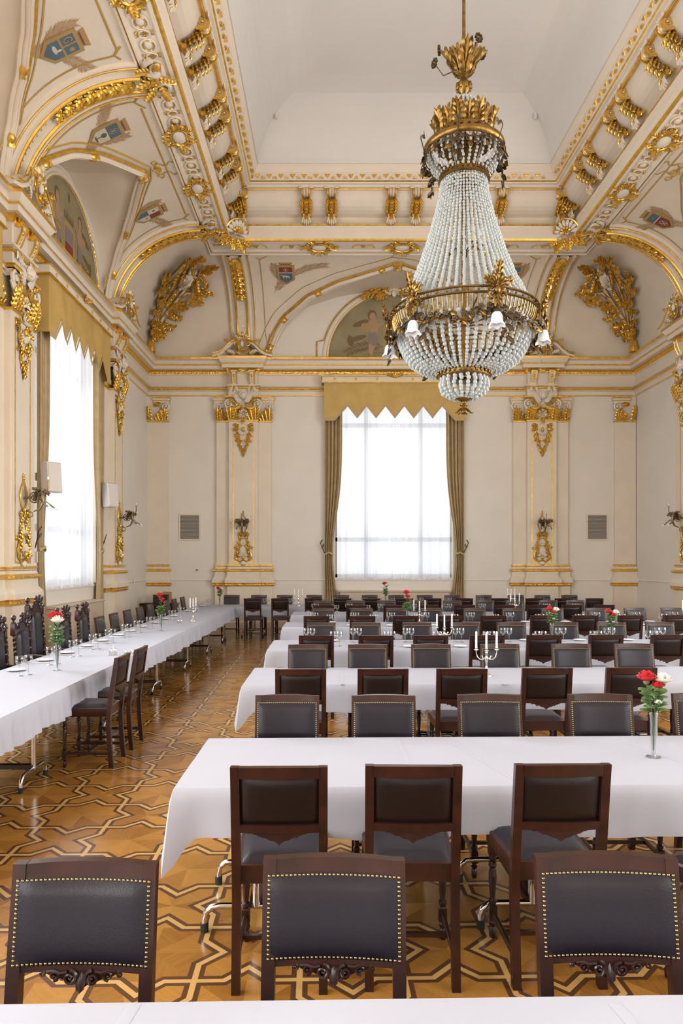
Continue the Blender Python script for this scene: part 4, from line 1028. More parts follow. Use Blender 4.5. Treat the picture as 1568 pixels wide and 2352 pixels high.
# ------------------------------------------------------------------ murals in the lunettes
def mural(side, c, r, n, lab, zsh=0):
    M = {'L': on_left, 'R': on_right, 'B': on_back}[side](c, CZ0 + .02, .0)
    t = thing('lunette_mural', lab, 'painting', M, 'half round murals under the arches')
    bg_ = MB(); bg_.poly([(r * cos(i * PI / 40), r * sin(i * PI / 40)) for i in range(41)], .010, OL); bg_.build('painted_ground', t, 0)
    f = MB()
    def half(sx):
        X = lambda x: sx * x
        def blob(cx, cy_, rx, ry, m, rot=0, z=.014):
            pts = [(rx * cos(a_ * PI / 8), ry * sin(a_ * PI / 8)) for a_ in range(16)]
            q = R(rot) * sx; f.poly([(X(cx) + p[0] * cos(q) - p[1] * sin(q), cy_ + p[0] * sin(q) + p[1] * cos(q)) for p in pts], z, m)
        blob(-.63, 1.28, .13, .15, TD, z=.013); blob(-.61, 1.24, .09, .12, SK, z=.016); blob(-.58, .95, .13, .22, SK, 8, .015); blob(-.60, .62, .14, .22, MV, 10, .017)
        blob(-.50, .92, .045, .22, SK, -50 * 1, .018); blob(-.60, .42, .075, .26, SK, -25, .016); blob(-.66, .30, .06, .2, SK, 8, .015)
        blob(-.95, 1.05, .24, .08, TD, 20, .012); blob(-.82, .95, .13, .1, OC, -20, .013)
        blob(-1.05, .62, .28, .07, TD, 15, .012); blob(-1.25, .55, .09, .16, TD, 10, .0125)
    half(1); half(-1)
    f.poly([(-.3, .25), (.3, .25), (.3, .95), (0, 1.0), (-.3, .95)], .013, OC); f.poly([(-.22, .3), (.22, .3), (.22, .58), (-.22, .58)], .015, RD); f.poly([(-.22, .6), (.22, .6), (.22, .88), (-.22, .88)], .015, MV)
    for i in range(7): f.poly([(-.26 + i * .075, 1.02), (-.2 + i * .075, 1.02), (-.24 + i * .08, 1.2)], .014, TD)
    st = [((.09 if i % 2 == 0 else .03) * sin(i * PI / 8), 1.5 + (.13 if i % 2 == 0 else .035) * cos(i * PI / 8)) for i in range(16)]; f.poly(st, .014, TD)
    f.poly([(-.72, .0), (.72, .0), (.72, .2), (-.72, .2)], .013, OL); f.poly([(-.72, .2), (.72, .2), (.72, .212), (-.72, .212)], .014, TD); f.poly([(-.72, .0), (-.708, .0), (-.708, .2), (-.72, .2)], .014, TD)
    f.build('painted_figures', t, 0)
    for sx in (-1, 1): p = MB(); palm(p, [(sx * .2, .36), (sx * .9, .5), (sx * 1.35, .2)], .26, TD, 26, .012); p.build('painted_palm', t, 0)
    fr_ = MB()
    def arcp(rr, z, n_=40): return [(rr * cos(i * PI / n_), rr * sin(i * PI / n_), z) for i in range(n_ + 1)]
    fr_.tube(arcp(r + .04, .03), .04, PL, n=6); fr_.tube(arcp(r + .012, .055), .016, GC, n=5); fr_.tube(arcp(r + .13, .02), .06, PL, n=6, flat=.5)
    if side == 'B': fr_.tube([(r + .34, 0, .03), (r + .34, .52, .03), (r + .21, .55, .03)] + [((r + .21) * cos(R(a)), (r + .21) * sin(R(a)), .03) for a in range(16, 165, 4)] + [(-r - .21, .55, .03), (-r - .34, .52, .03), (-r - .34, 0, .03)], .018, GO, n=5)
    fr_.build('arch_frame', t, 50)
    if side != 'B': return t
    g = MB()
    for sx in (-1, 1):
        for k, (x, y, a, L) in enumerate(((.15, .10, 10, .5), (.3, .05, -12, .6), (.35, .1, 5, .55), (.5, .02, -20, .5), (.2, .0, -25, .4))):
            g.leaf(sx * x, r + y, R(a) if sx > 0 else PI - R(a), L, .2, GO, z=.06, curl=.12, nu=10, lobes=5)
        g.scroll(sx * .34, r + .18, .14, GO, 1.3, PI / 2, sx, .035, .06); g.tube([(sx * .1, r - .02, .08), (sx * .25, r + .04, .1), (sx * .33, r + .3, .1), (sx * .2, r + .34, .1)], .03, WH, n=6)
    g.shell(0, r + .26, .2, GO, None, R(20), R(160), 7, .08, .3); g.leaf(0, r + .3, PI / 2, .26, .16, GO, z=.1); g.ball((0, r, .1), .08, WH, 8, 5, (1, 1.3, .6))
    g.build('leaf_crest', t, 50)
    return t
mural('B', 1.79, 1.87, 0, 'mural of winged figures under the back pointed arch')
mural('L', 14.4, 1.72, 0, 'half hidden mural with red shield in the left wall lunette')

# gilt capstones at the pointed arch tips
def apexcap(side, c, lab):
    tt = APEX[side]; T = lambda x, y, z: cove(side, c + x, tt + y / 2.16, z)
    g, gl_, gr_ = MB(T), MB(T), MB(T); M = Vector(SIDE[side](c, *prof(tt)))
    g.box(-.10, .10, -.12, .06, .03, .13, PL); g.tube([(-.10, .06, .13), (.10, .06, .13), (.10, -.10, .13), (0, -.17, .12), (-.10, -.10, .13)], .014, GO, n=5, close=True); g.shell(0, -.06, .09, GO, None, R(20), R(160), 5, .12, .3); g.box(-.12, .12, .06, .085, .02, .15, GO); g.leaf(0, -.02, -PI / 2, .11, .09, GO, z=.12, nu=5)
    gl_.tube([(-.2, .32, .012), (-.12, .42, .012), (-.12, .5, .012), (-.24, .56, .012), (-.2, .64, .012)], .014, GP, n=4, flat=.4); gr_.tube([(.2, .32, .012), (.12, .42, .012), (.12, .5, .012), (.24, .56, .012), (.2, .64, .012)], .014, GP, n=4, flat=.4)
    th = thing('arch_capstone', lab, 'ornament', Matrix.Translation(M), 'gilt stones at the arch tips')
    for nm, q_ in (('shield_stone', g), ('painted_scroll', gl_), ('painted_scroll', gr_)): q_.v = [tuple(Vector(v) - M) for v in q_.v]; q_.build(nm, th, 50)
apexcap('B', 1.74, 'gilt capstone at the tip of the back arch'); apexcap('L', 14.4, 'gilt capstone at the tip of the left lunette arch'); apexcap('R', 14.4, 'gilt capstone at the tip of the right lunette arch')
# painted gold border lines with small scrolled ends on the cove panels
ln = MB()
def cpath(side, pts, r=.018, h=.006): ln.tube([cove(side, s, R(t), h) for s, t in pts], r, GP, n=4, flat=.45)
for sd, s0, sg in (('B', PILB[0] + .62, 1), ('B', PILB[1] - .62, -1), ('L', PILL[0] - .55, -1), ('L', PILL[1] + .55, 1), ('L', PILL[1] - .55, -1), ('R', PILR[0] - .55, -1)):
    cpath(sd, [(s0 + .0 * sg, t) for t in range(20, 81, 6)] + [(s0 + .02 * sg, 82)])
    cpath(sd, [(s0 - .08 * sg, 84), (s0 + .02 * sg, 82), (s0 + .12 * sg, 84), (s0 + .2 * sg, 86)], .022)
    cpath(sd, [(s0 + .0 * sg, 20), (s0 + .06 * sg, 12), (s0 + .12 * sg, 20)], .022)
for sd, a, b in (('L', 12.5, 16.3), ('L', 7.2, 11.1), ('R', 12.5, 16.5)):
    cpath(sd, [(a + (b - a) * i / 12, 84) for i in range(13)])
    m_ = (a + b) / 2
    ln.T = lambda x, y, z, sd=sd, m_=m_: cove(sd, m_ + x, R(80) + y / 2.16, z)
    ln.shell(0, -.1, .16, GP, None, R(10), R(170), 5, .0, .03)
    for sx in (-1, 1): ln.scroll(sx * .24, -.02, .09, GP, 1.2, 0, sx, .015, .0, n=10, eye=False)
    ln.T = None
struct(ln.build('trim_9', smooth=60))

# ------------------------------------------------------------------ corner trophies
def trophy(right, lab):
    """lyre-shaped frame, mask, acanthus, flower sprays and tassel hung on the corner of the cove"""
    def T(x, y, z):
        t = R(y); p, zz = prof(t)
        if x > 0: x *= 1 - .62 * min(1, max(0, (y - 50) / 25))
        # x: along back cove (+) or along side cove (-)
        tx, tz = CP * sin(t), CZR * cos(t); l = math.hypot(tx, tz); z = z + .04
        p2 = p + tz / l * z; z2 = zz - tx / l * z
        if x >= 0: q = (XL + p + x + z * .2, YB - p2, z2)
        else: q = (XL + p2, YB - p + x - z * .2, z2)
        b_ = max(0, 1 - abs(x) / .12) * .06
        q = (q[0] + b_, q[1] - b_, q[2])
        return (XL + XR - q[0], q[1], q[2]) if right else q
    D = 26.5                                  # degrees per metre along the groin
    def U(x, y, z): return T(x, y * D + 5 + y * 1.2, z)
    fr_, g, fo, mk, ts = MB(U), MB(U), MB(U), MB(U), MB(U)
    B0 = .52; B1 = 2.65
    def strap(pts, w_=.06):
        for k in range(len(pts) - 1):
            (x0, y0), (x1, y1) = pts[k], pts[k + 1]; l = math.hypot(x1 - x0, y1 - y0) or 1; nx, ny = -(y1 - y0) / l * w_, (x1 - x0) / l * w_
            fr_.add([(x0 - nx, y0 - ny, .10), (x1 - nx, y1 - ny, .10), (x1 + nx, y1 + ny, .10), (x0 + nx, y0 + ny, .10), (x0 - nx, y0 - ny, .0), (x1 - nx, y1 - ny, .0), (x1 + nx, y1 + ny, .0), (x0 + nx, y0 + ny, .0)],
                    [(0, 1, 2, 3), (0, 4, 5, 1), (2, 6, 7, 3)], WH)
        for sg in (-1, 1):
            o = []
            for k in range(len(pts)):
                a_ = pts[max(0, k - 1)]; b_ = pts[min(len(pts) - 1, k + 1)]; l = math.hypot(b_[0] - a_[0], b_[1] - a_[1]) or 1
                o.append((pts[k][0] - sg * (b_[1] - a_[1]) / l * w_, pts[k][1] + sg * (b_[0] - a_[0]) / l * w_, .11))
            g.tube(o, .02, GO, n=5)
    for sx in (-1, 1):
        strap([(sx * .10, B0 + .05), (sx * .20, 1.0), (sx * .30, 1.45), (sx * .36, 1.85), (sx * .42, 2.3), (sx * .50, 2.6)])
        strap([(sx * .33, 1.55), (sx * .46, 1.72), (sx * .64, 1.70), (sx * .72, 1.52)], .05)
        strap([(sx * .64, 1.70), (sx * .50, 2.1), (sx * .48, 2.35)], .045)
        for x, y, a, L in ((.45, 2.55, 60, .45), (.55, 2.45, 20, .42), (.6, 2.3, -20, .42), (.55, 2.15, -60, .4), (.35, 2.65, 100, .35), (.7, 2.5, 0, .3), (.25, 2.5, 200, .3), (.42, 2.3, -110, .35)):
            g.leaf(sx * x, y, R(a) if sx > 0 else PI - R(a), L, L * .55, GO, z=.12, curl=.3, nu=9, lobes=4)
        g.scroll(sx * .35, 2.62, .15, GO, 1.4, 0, sx, .045, .14)
        # flower sprays
        for pts in (((.72, 1.55), (.85, 1.75), (1.05, 1.9)), ((.70, 1.60), (.95, 1.62), (1.15, 1.72)), ((.66, 1.5), (.8, 1.4), (1.0, 1.42)), ((.30, 1.3), (.45, 1.2), (.66, 1.22)), ((.26, 1.15), (.45, 1.0), (.68, .95)),
                    ((.18, .85), (.36, .74), (.56, .72)), ((.12, .7), (.26, .58), (.42, .52)), ((.3, 1.35), (.5, 1.4), (.62, 1.3)), ((.06, .55), (.18, .45), (.28, .40))):
            (x0, y0), (x1, y1), (x2, y2) = pts
            P = [((1 - t) ** 2 * x0 + 2 * t * (1 - t) * x1 + t * t * x2, (1 - t) ** 2 * y0 + 2 * t * (1 - t) * y1 + t * t * y2) for t in [i / 6 for i in range(7)]]
            fo.tube([(sx * x, y, .06 + .04 * sin(i)) for i, (x, y) in enumerate(P)], .013, GO, n=4)
            for i, (x, y) in enumerate(P):
                for sg in (-1, 1):
                    for _ in range(2): a = R(random.uniform(0, 360)); fo.leaf(sx * x + random.uniform(-.03, .03), y + random.uniform(-.03, .03), a, random.uniform(.09, .14), .075, GO, z=.05 + random.uniform(0, .06), bulge=.5, curl=.35, lobes=1, nu=4)
                if i % 2 == 0: fo.flower(sx * x + random.uniform(-.03, .03), y + random.uniform(-.03, .03), random.uniform(.05, .075), GO, .10, 5)
    strap([(-.10, B0 + .05), (0, B0 - .03), (.10, B0 + .05)], .05)
    fr_.grid(lambda u, v: ((u - .5) * 2 * interp(v, [0, .3, .7, 1], [.10, .20, .27, .16]), B0 + .05 + v * 2.0, .02 + .03), 4, 12, PL)
    # the mask: curly bearded head, white
    mk.ball((0, 2.2, .18), .21, WH, 14, 9, (.9, 1.1, .8)); mk.ball((0, 2.19, .33), .035, WH, 7, 5, (1, 1.6, 1)); mk.ball((0, 2.11, .31), .04, WH, 8, 4, (1.4, .4, .6))
    for sx in (-1, 1): mk.ball((sx * .07, 2.25, .30), .028, WH, 7, 5, (1.3, .8, .8)); mk.ball((sx * .09, 2.16, .27), .055, WH, 8, 5); mk.tube([(sx * .03, 2.29, .32), (sx * .08, 2.31, .31), (sx * .13, 2.28, .28)], .014, WH, n=5)
    for i in range(30):
        a = R(i * 12); rr = random.uniform(.18, .26); mk.ball((rr * cos(a), 2.2 + rr * 1.15 * sin(a), .12 + random.uniform(0, .08)), random.uniform(.045, .07), WH, 6, 4)
    for i in range(12): mk.ball((random.uniform(-.13, .13), 2.0 + random.uniform(-.1, .05), .2), random.uniform(.04, .055), WH, 6, 4)
    for y, L in ((1.86, .26), (1.68, .24), (1.5, .2)):
        for a in (-90, -60, -120): g.leaf(0, y, R(a), L, .13, GO, z=.08, curl=.3, nu=6)
        g.ball((0, y, .12), .06, GO, 7, 4)
    g.scroll(0, B0 + .05, .09, GO, 1.2, 0, 1, .025, .12)
    # tassel hanging free below
    base = U(0, .42, .13)
    ts.T = lambda x, y, z: (base[0] + x, base[1] + y, base[2] + z)
    ts.lathe([(0, .0), (.03, .0), (.05, -.05), (.045, -.08), (.075, -.12), (.08, -.15), (.10, -.22), (.115, -.34), (.105, -.40), (0, -.41)], GO, 14)
    for i in range(14):
        a = i * PI / 7; ts.tube([(.078 * cos(a), .078 * sin(a), -.16), (.108 * cos(a), .108 * sin(a), -.28), (.112 * cos(a), .112 * sin(a), -.40)], .012, GO, n=4)
    ts.tube([(0, 0, .12), (0, 0, -.02)], .016, GO, n=5)
    M = Vector(U(0, .5, 0)); t = thing('corner_trophy', lab, 'ornament', Matrix.Translation(M), 'gilt trophies in the cove corners')
    for nm, b_ in (('lyre_frame', fr_), ('acanthus_gilding', g), ('flower_spray', fo), ('mask', mk), ('tassel', ts)):
        b_.v = [tuple(Vector(v) - M) for v in b_.v]
        b_.build(nm, t, 55)
trophy(False, 'gilt trophy of leaves, white mask and tassel in the left back corner')
trophy(True, 'gilt trophy of leaves, white mask and tassel in the right back corner')

# ------------------------------------------------------------------ chandelier
CHX, CHY = 1.72, 9.34
chd = thing('chandelier', 'huge brass and glass bead chandelier hanging over the tables', 'chandelier', Matrix.Translation((CHX, CHY, 3.8)))
def L3(name, mb, smooth=50):
    mb.v = [(x, y, z - 3.8) for x, y, z in mb.v]; return mb.build(name, chd, smooth)
def beads(pts, r0, r1=None, m=BE):
    b = MB(); n = len(pts); b.tube(pts, .002, BD, n=3)
    for i, p in enumerate(pts):
        r = r0 if r1 is None else r0 + (r1 - r0) * i / max(1, n - 1)
        b.ball(p, r, m, 6, 5, (1, 1, 1.18))
    return b
def along(prof_, step):
    """(r, z) points at equal spacing along a polyline"""
    out = []; rest = 0
    for (r0, z0), (r1, z1) in zip(prof_, prof_[1:]):
        l = math.hypot(r1 - r0, z1 - z0); d = rest
        while d < l: out.append((r0 + (r1 - r0) * d / l, z0 + (z1 - z0) * d / l)); d += step
        rest = d - l
    return out
rod = MB(); rod.lathe([(.022, 8.0), (.022, 12.56)], BR, 10); rod.lathe([(.0, 12.56), (.12, 12.55), (.10, 12.48), (.03, 12.42)], BR, 14)
rod.lathe([(.03, 4.3), (.03, 8.0)], BR, 8); L3('suspension_rod', rod)
cr = MB(); cr.lathe([(.0, 7.88), (.06, 7.89), (.05, 7.93), (.035, 7.95), (.08, 8.0), (.095, 8.05), (.08, 8.10), (.04, 8.13), (.035, 8.17), (.07, 8.19), (.075, 8.22), (.045, 8.26), (.04, 8.3)], BR, 16)
for k in range(8):
    a = k * PI / 4 + .2; cr.ball((.085 * cos(a), .085 * sin(a), 8.05), .03, BR, 5, 4, (1, 1, 1.8))
L3('ball_knop', cr)
def upleaf(mb, a, r, z, L, W, m, lean=.35, curl=.5, nu=8):
    """leaf standing on a ring of radius r at angle a"""
    def T(x, y, h):
        rr = r + h + y * lean; return (rr * cos(a) - x * sin(a), rr * sin(a) + x * cos(a), z + y)
    old = mb.T; mb.T = T; mb.leaf(0, 0, PI / 2, L, W, m, bulge=-.2, curl=curl, nu=nu, lobes=3); mb.T = old
lf = MB()
for k in range(8): upleaf(lf, k * PI / 4, .05, 8.2, .33 if k % 2 == 0 else .26, .19, BR, .55, .25)
L3('leaf_crown', lf)
fl = MB()
for a, h, rr in ((2.9, 8.58, .32), (.4, 8.55, .30), (3.6, 8.22, .46), (5.2, 8.5, .30), (1.6, 8.45, .34)):
    ca, sa = cos(a), sin(a); fl.tube([(.1 * ca, .1 * sa, 8.25), (.7 * rr * ca, .7 * rr * sa, h - .12), (rr * ca, rr * sa, h)], .008, BD, n=4)
    for k in range(8):
        q = k * PI / 4; fl.ball((rr * ca - sa * .045 * cos(q), rr * sa + ca * .045 * cos(q), h + .045 * sin(q)), .022, BD, 5, 3, (1, 1, 1))
    fl.ball((rr * ca, rr * sa, h), .022, BR, 5, 3)
L3('metal_flower', fl)
# gilt rings
def rng(name, prof_, m=BR, n=48, fn=None):
    b = MB(); b.lathe(prof_, m, n)
    if fn: fn(b)
    return L3(name, b)
def acr(b):
    for k in range(16): upleaf(b, k * PI / 8, .33, 7.42, .25 if k % 2 else .20, .17, BR, .15, .35)
    for k in range(24): a = k * PI / 12; b.ball((.37 * cos(a), .37 * sin(a), 7.38), .022, BR, 5, 3)
rng('acanthus_ring', [(.32, 7.44), (.34, 7.45), (.36, 7.42), (.35, 7.38), (.37, 7.33), (.40, 7.31), (.38, 7.29), (.33, 7.31), (.32, 7.44)], fn=acr)
rng('upper_hoop', [(.47, 7.27), (.49, 7.285), (.515, 7.27), (.525, 7.235), (.51, 7.20), (.48, 7.19), (.465, 7.22), (.47, 7.27)])
def studs(b):
    for k in range(28): a = k * PI / 14; b.ball((.315 * cos(a), .315 * sin(a), 6.87), .016, BR, 5, 3)
rng('neck_ring', [(.29, 6.93), (.32, 6.925), (.325, 6.91), (.305, 6.90), (.305, 6.85), (.33, 6.84), (.335, 6.82), (.30, 6.81), (.285, 6.85), (.29, 6.93)], fn=studs)
for k in range(8):
    arms = MB(); a = k * PI / 4 + .3
    arms.tube([(r * cos(a), r * sin(a), z) for r, z in ((.34, 7.4), (.42, 7.36), (.47, 7.27))], .012, BR, n=5)
    arms.tube([(r * cos(a), r * sin(a), z) for r, z in ((.49, 7.25), (.46, 7.05), (.32, 6.88))], .009, BD, n=4)
    L3('hoop_arm', arms)
gd = MB()      # dark leafy garland round the upper hoop
gd.tube([(.50 * cos(k * PI / 16), .50 * sin(k * PI / 16), 7.13) for k in range(32)], .008, BD, n=4, close=True)
for k in range(40):
    a = k * PI / 20 + random.uniform(-.05, .05); r = .50 + random.uniform(-.02, .04); z = 7.18 - random.choice((0, .04, .1, .18 if k % 5 == 0 else .05))
    def T(x, y, h, a=a, r=r, z=z): return ((r + h) * cos(a) - x * sin(a), (r + h) * sin(a) + x * cos(a), z + y)
    gd.T = T; gd.leaf(0, 0, R(random.uniform(200, 340)), random.uniform(.08, .13), .06, BD if k % 3 else BR, bulge=.4, curl=.4, lobes=1, nu=4)
    if k % 4 == 0: gd.flower(0, 0, .035, BD, .02, 5)
gd.T = None
for k in range(6):
    a = k * PI / 3 + .2
    def T(x, y, h, a=a): return ((.53 + h) * cos(a) - x * sin(a), (.53 + h) * sin(a) + x * cos(a), 7.22 + y)
    gd.T = T
    for j in range(5): gd.leaf(0, -.05 - .07 * j, R(-90 + (-1) ** j * 35), .11, .06, BD, bulge=.4, curl=.3, lobes=1, nu=4)
    gd.tube([(0, -.42, .03), (0, -.1, .0), (.02, .08, .06), (0, .13, .05)], .008, BD, n=4); gd.leaf(0, .1, R(60), .08, .04, BD, nu=4); gd.leaf(0, .1, R(120), .08, .04, BD, nu=4)
gd.T = None; L3('upper_garland', gd)
def strings(name, prof_, n, step, r0, r1, off=0.0, jit=0.0):
    pp = along(prof_, step); first = None
    for k in range(n):
        a = 2 * PI * (k + off) / n
        b = beads([(r * cos(a) + random.uniform(-jit, jit), r * sin(a) + random.uniform(-jit, jit), z + random.uniform(-jit, jit)) for r, z in pp], r0, r1)
        L3(name, b, 60)
strings('dome_bead_string', [(.07, 7.90), (.15, 7.84), (.22, 7.72), (.27, 7.58), (.30, 7.44)], 20, .052, .019, .024, .3)
strings('hoop_bead_string', [(.46, 7.20), (.45, 7.10), (.40, 6.99), (.31, 6.90)], 30, .042, .017, .02, .5, .006)
tent = [(.29, 6.82), (.32, 6.6), (.38, 6.35), (.46, 6.07), (.55, 5.80), (.66, 5.52), (.78, 5.28), (.88, 5.12)]
strings('tent_bead_string', tent, 54, .045, .016, .024, 0, .004)
strings('basket_bead_string', [(.86, 4.86), (.83, 4.72), (.78, 4.60), (.70, 4.48), (.58, 4.39), (.44, 4.34), (.34, 4.33)], 50, .053, .032, .015, .5, .004)
strings('pendant_bead_string', [(.29, 4.25), (.31, 4.19), (.30, 4.12), (.25, 4.06), (.18, 4.02), (.12, 4.01)], 22, .05, .029, .022, .5, .008)
# great pierced hoop
def gal(b):
    for k in range(96):
        a = k * PI / 48; b.tube([(.925 * cos(a), .925 * sin(a), 5.03), (.90 * cos(a), .90 * sin(a), 4.93), (.85 * cos(a), .85 * sin(a), 4.84)], .009, BR, n=4)
        if k % 2 == 0: b.ball((.94 * cos(a), .94 * sin(a), 5.075), .017, BR, 5, 3)
rng('pierced_gallery', [(.90, 5.115), (.95, 5.12), (.955, 5.10), (.935, 5.095)], fn=gal)
rng('gallery_rail', [(.915, 5.05), (.945, 5.055), (.95, 5.035), (.92, 5.03), (.915, 5.05)])
rng('gallery_foot', [(.83, 4.86), (.86, 4.855), (.865, 4.83), (.84, 4.82), (.825, 4.84), (.83, 4.86)])
sp_ = MB()
for k in range(8): a = k * PI / 4; sp_.tube([(.03 * cos(a), .03 * sin(a), 4.95), (.9 * cos(a), .9 * sin(a), 5.0)], .012, BR, n=5)
L3('hoop_spokes', sp_)
for k in range(6):
    a0 = R(-78 + 60 * k)
    orn = MB()
    def T(x, y, h): return ((.95 + h) * cos(a0) - x * sin(a0), (.95 + h) * sin(a0) + x * cos(a0), 5.05 + y)
    orn.T = T
    orn.shell(0, .05, .14, BR, None, R(0), R(180), 7, .02, .5); orn.leaf(0, .06, PI / 2, .26, .13, BR, z=.03, curl=.35)
    for sx in (-1, 1): orn.leaf(sx * .04, .02, R(90 - sx * 50), .18, .1, BR, z=.03, curl=.3); orn.scroll(sx * .07, -.06, .06, BR, 1.2, 0, sx, .018, .03, n=8)
    orn.leaf(0, 0, -PI / 2, .2, .13, BR, z=.02, curl=.3); orn.ball((0, 0, .06), .04, BR, 7, 5, (1, 1.4, .8)); orn.T = None
    L3('shell_crest', orn)
    lamp = MB(); lr = .99
    arm_ = MB(); arm_.tube([(r * cos(a0), r * sin(a0), z) for r, z in ((.86, 4.86), (.97, 4.82), (1.0, 4.86), (.99, 4.80))], .014, BD, n=5); arm_.lathe([(.025, 4.84), (.045, 4.80), (.04, 4.77)], BD, 10, (lr * cos(a0), lr * sin(a0), 0))
    L3('lamp_arm', arm_)
    def tul(u, v):
        t = u * 2 * PI; r = interp(v, [0, .25, .7, 1], [.03, .062, .07, .10]) * (1 + (.12 * sin(6 * t) if v > .7 else 0) * (v - .7) * 3)
        return (lr * cos(a0) + r * cos(t), lr * sin(a0) + r * sin(t), 4.80 - .17 * v - (.012 * sin(6 * t) if v > .9 else 0))
    lamp.grid(tul, 24, 7, SG, closeu=True); L3('tulip_shade', lamp, 70)
    hg = MB()
    for j in range(40):
        f_ = j / 40; aa = a0 + f_ * PI / 3; z = 4.88 - .10 * sin(PI * f_) + random.uniform(-.05, .04); r = .93
        def T(x, y, h, aa=aa, z=z): return ((r + h) * cos(aa) - x * sin(aa), (r + h) * sin(aa) + x * cos(aa), z + y)
        hg.T = T; hg.leaf(0, 0, R(random.uniform(180, 360)), random.uniform(.08, .14), .06, (BD, BD, BR)[j % 3], bulge=.4, curl=.4, lobes=1, nu=4)
        if j % 4 == 1: hg.flower(0, 0, .04, BD, .03, 5)
    for j in range(5):
        def T(x, y, h): return ((.95 + h) * cos(a0 + .16) - x * sin(a0 + .16), (.95 + h) * sin(a0 + .16) + x * cos(a0 + .16), 4.82 - .07 * j + y)
        hg.T = T; hg.leaf(0, 0, R(-90 + (-1) ** j * 40), .12, .06, BD, bulge=.4, curl=.3, lobes=1, nu=4)
    hg.T = None; L3('leaf_garland', hg)
    if k < 4:     # inner candle arms seen through the strings
        ia = MB(); q = a0 + .5; ia.tube([(r * cos(q), r * sin(q), z) for r, z in ((.03, 5.9), (.14, 6.0), (.24, 5.94), (.26, 6.02))], .01, BD, n=5); ia.ball((.26 * cos(q), .26 * sin(q), 6.07), .03, SG, 6, 5, (.8, .8, 1.6)); L3('inner_lamp', ia)
def egg(b):
    for k in range(30): a = k * PI / 15; b.ball((.345 * cos(a), .345 * sin(a), 4.31), .024, BR, 5, 3, (1, 1, 1.3))
rng('lower_ring', [(.30, 4.36), (.345, 4.355), (.355, 4.34), (.335, 4.33), (.335, 4.29), (.32, 4.27), (.30, 4.255), (.1, 4.27)], fn=egg)
fin = MB(); fin.T = lambda x, y, z: (x, y, z + .07)
fin.lathe([(.02, 4.0), (.10, 3.99), (.115, 3.97), (.105, 3.93), (.06, 3.90), (.03, 3.885), (.03, 3.87), (.055, 3.855), (.05, 3.835), (.025, 3.82), (.02, 3.80), (.04, 3.78), (.025, 3.74), (0, 3.72)], BR, 16)
for k in range(6):
    a = k * PI / 3; fin.tube([(r * cos(a), r * sin(a), z) for r, z in ((.02, 3.80), (.05, 3.79), (.085, 3.75), (.11, 3.74), (.12, 3.755))], [.01, .012, .01, .006, .004], BR, n=4)
    fin.ball((.03 * cos(a), .03 * sin(a), 3.76), .022, BR, 5, 4, (1, 1, 1.5))
L3('finial', fin)

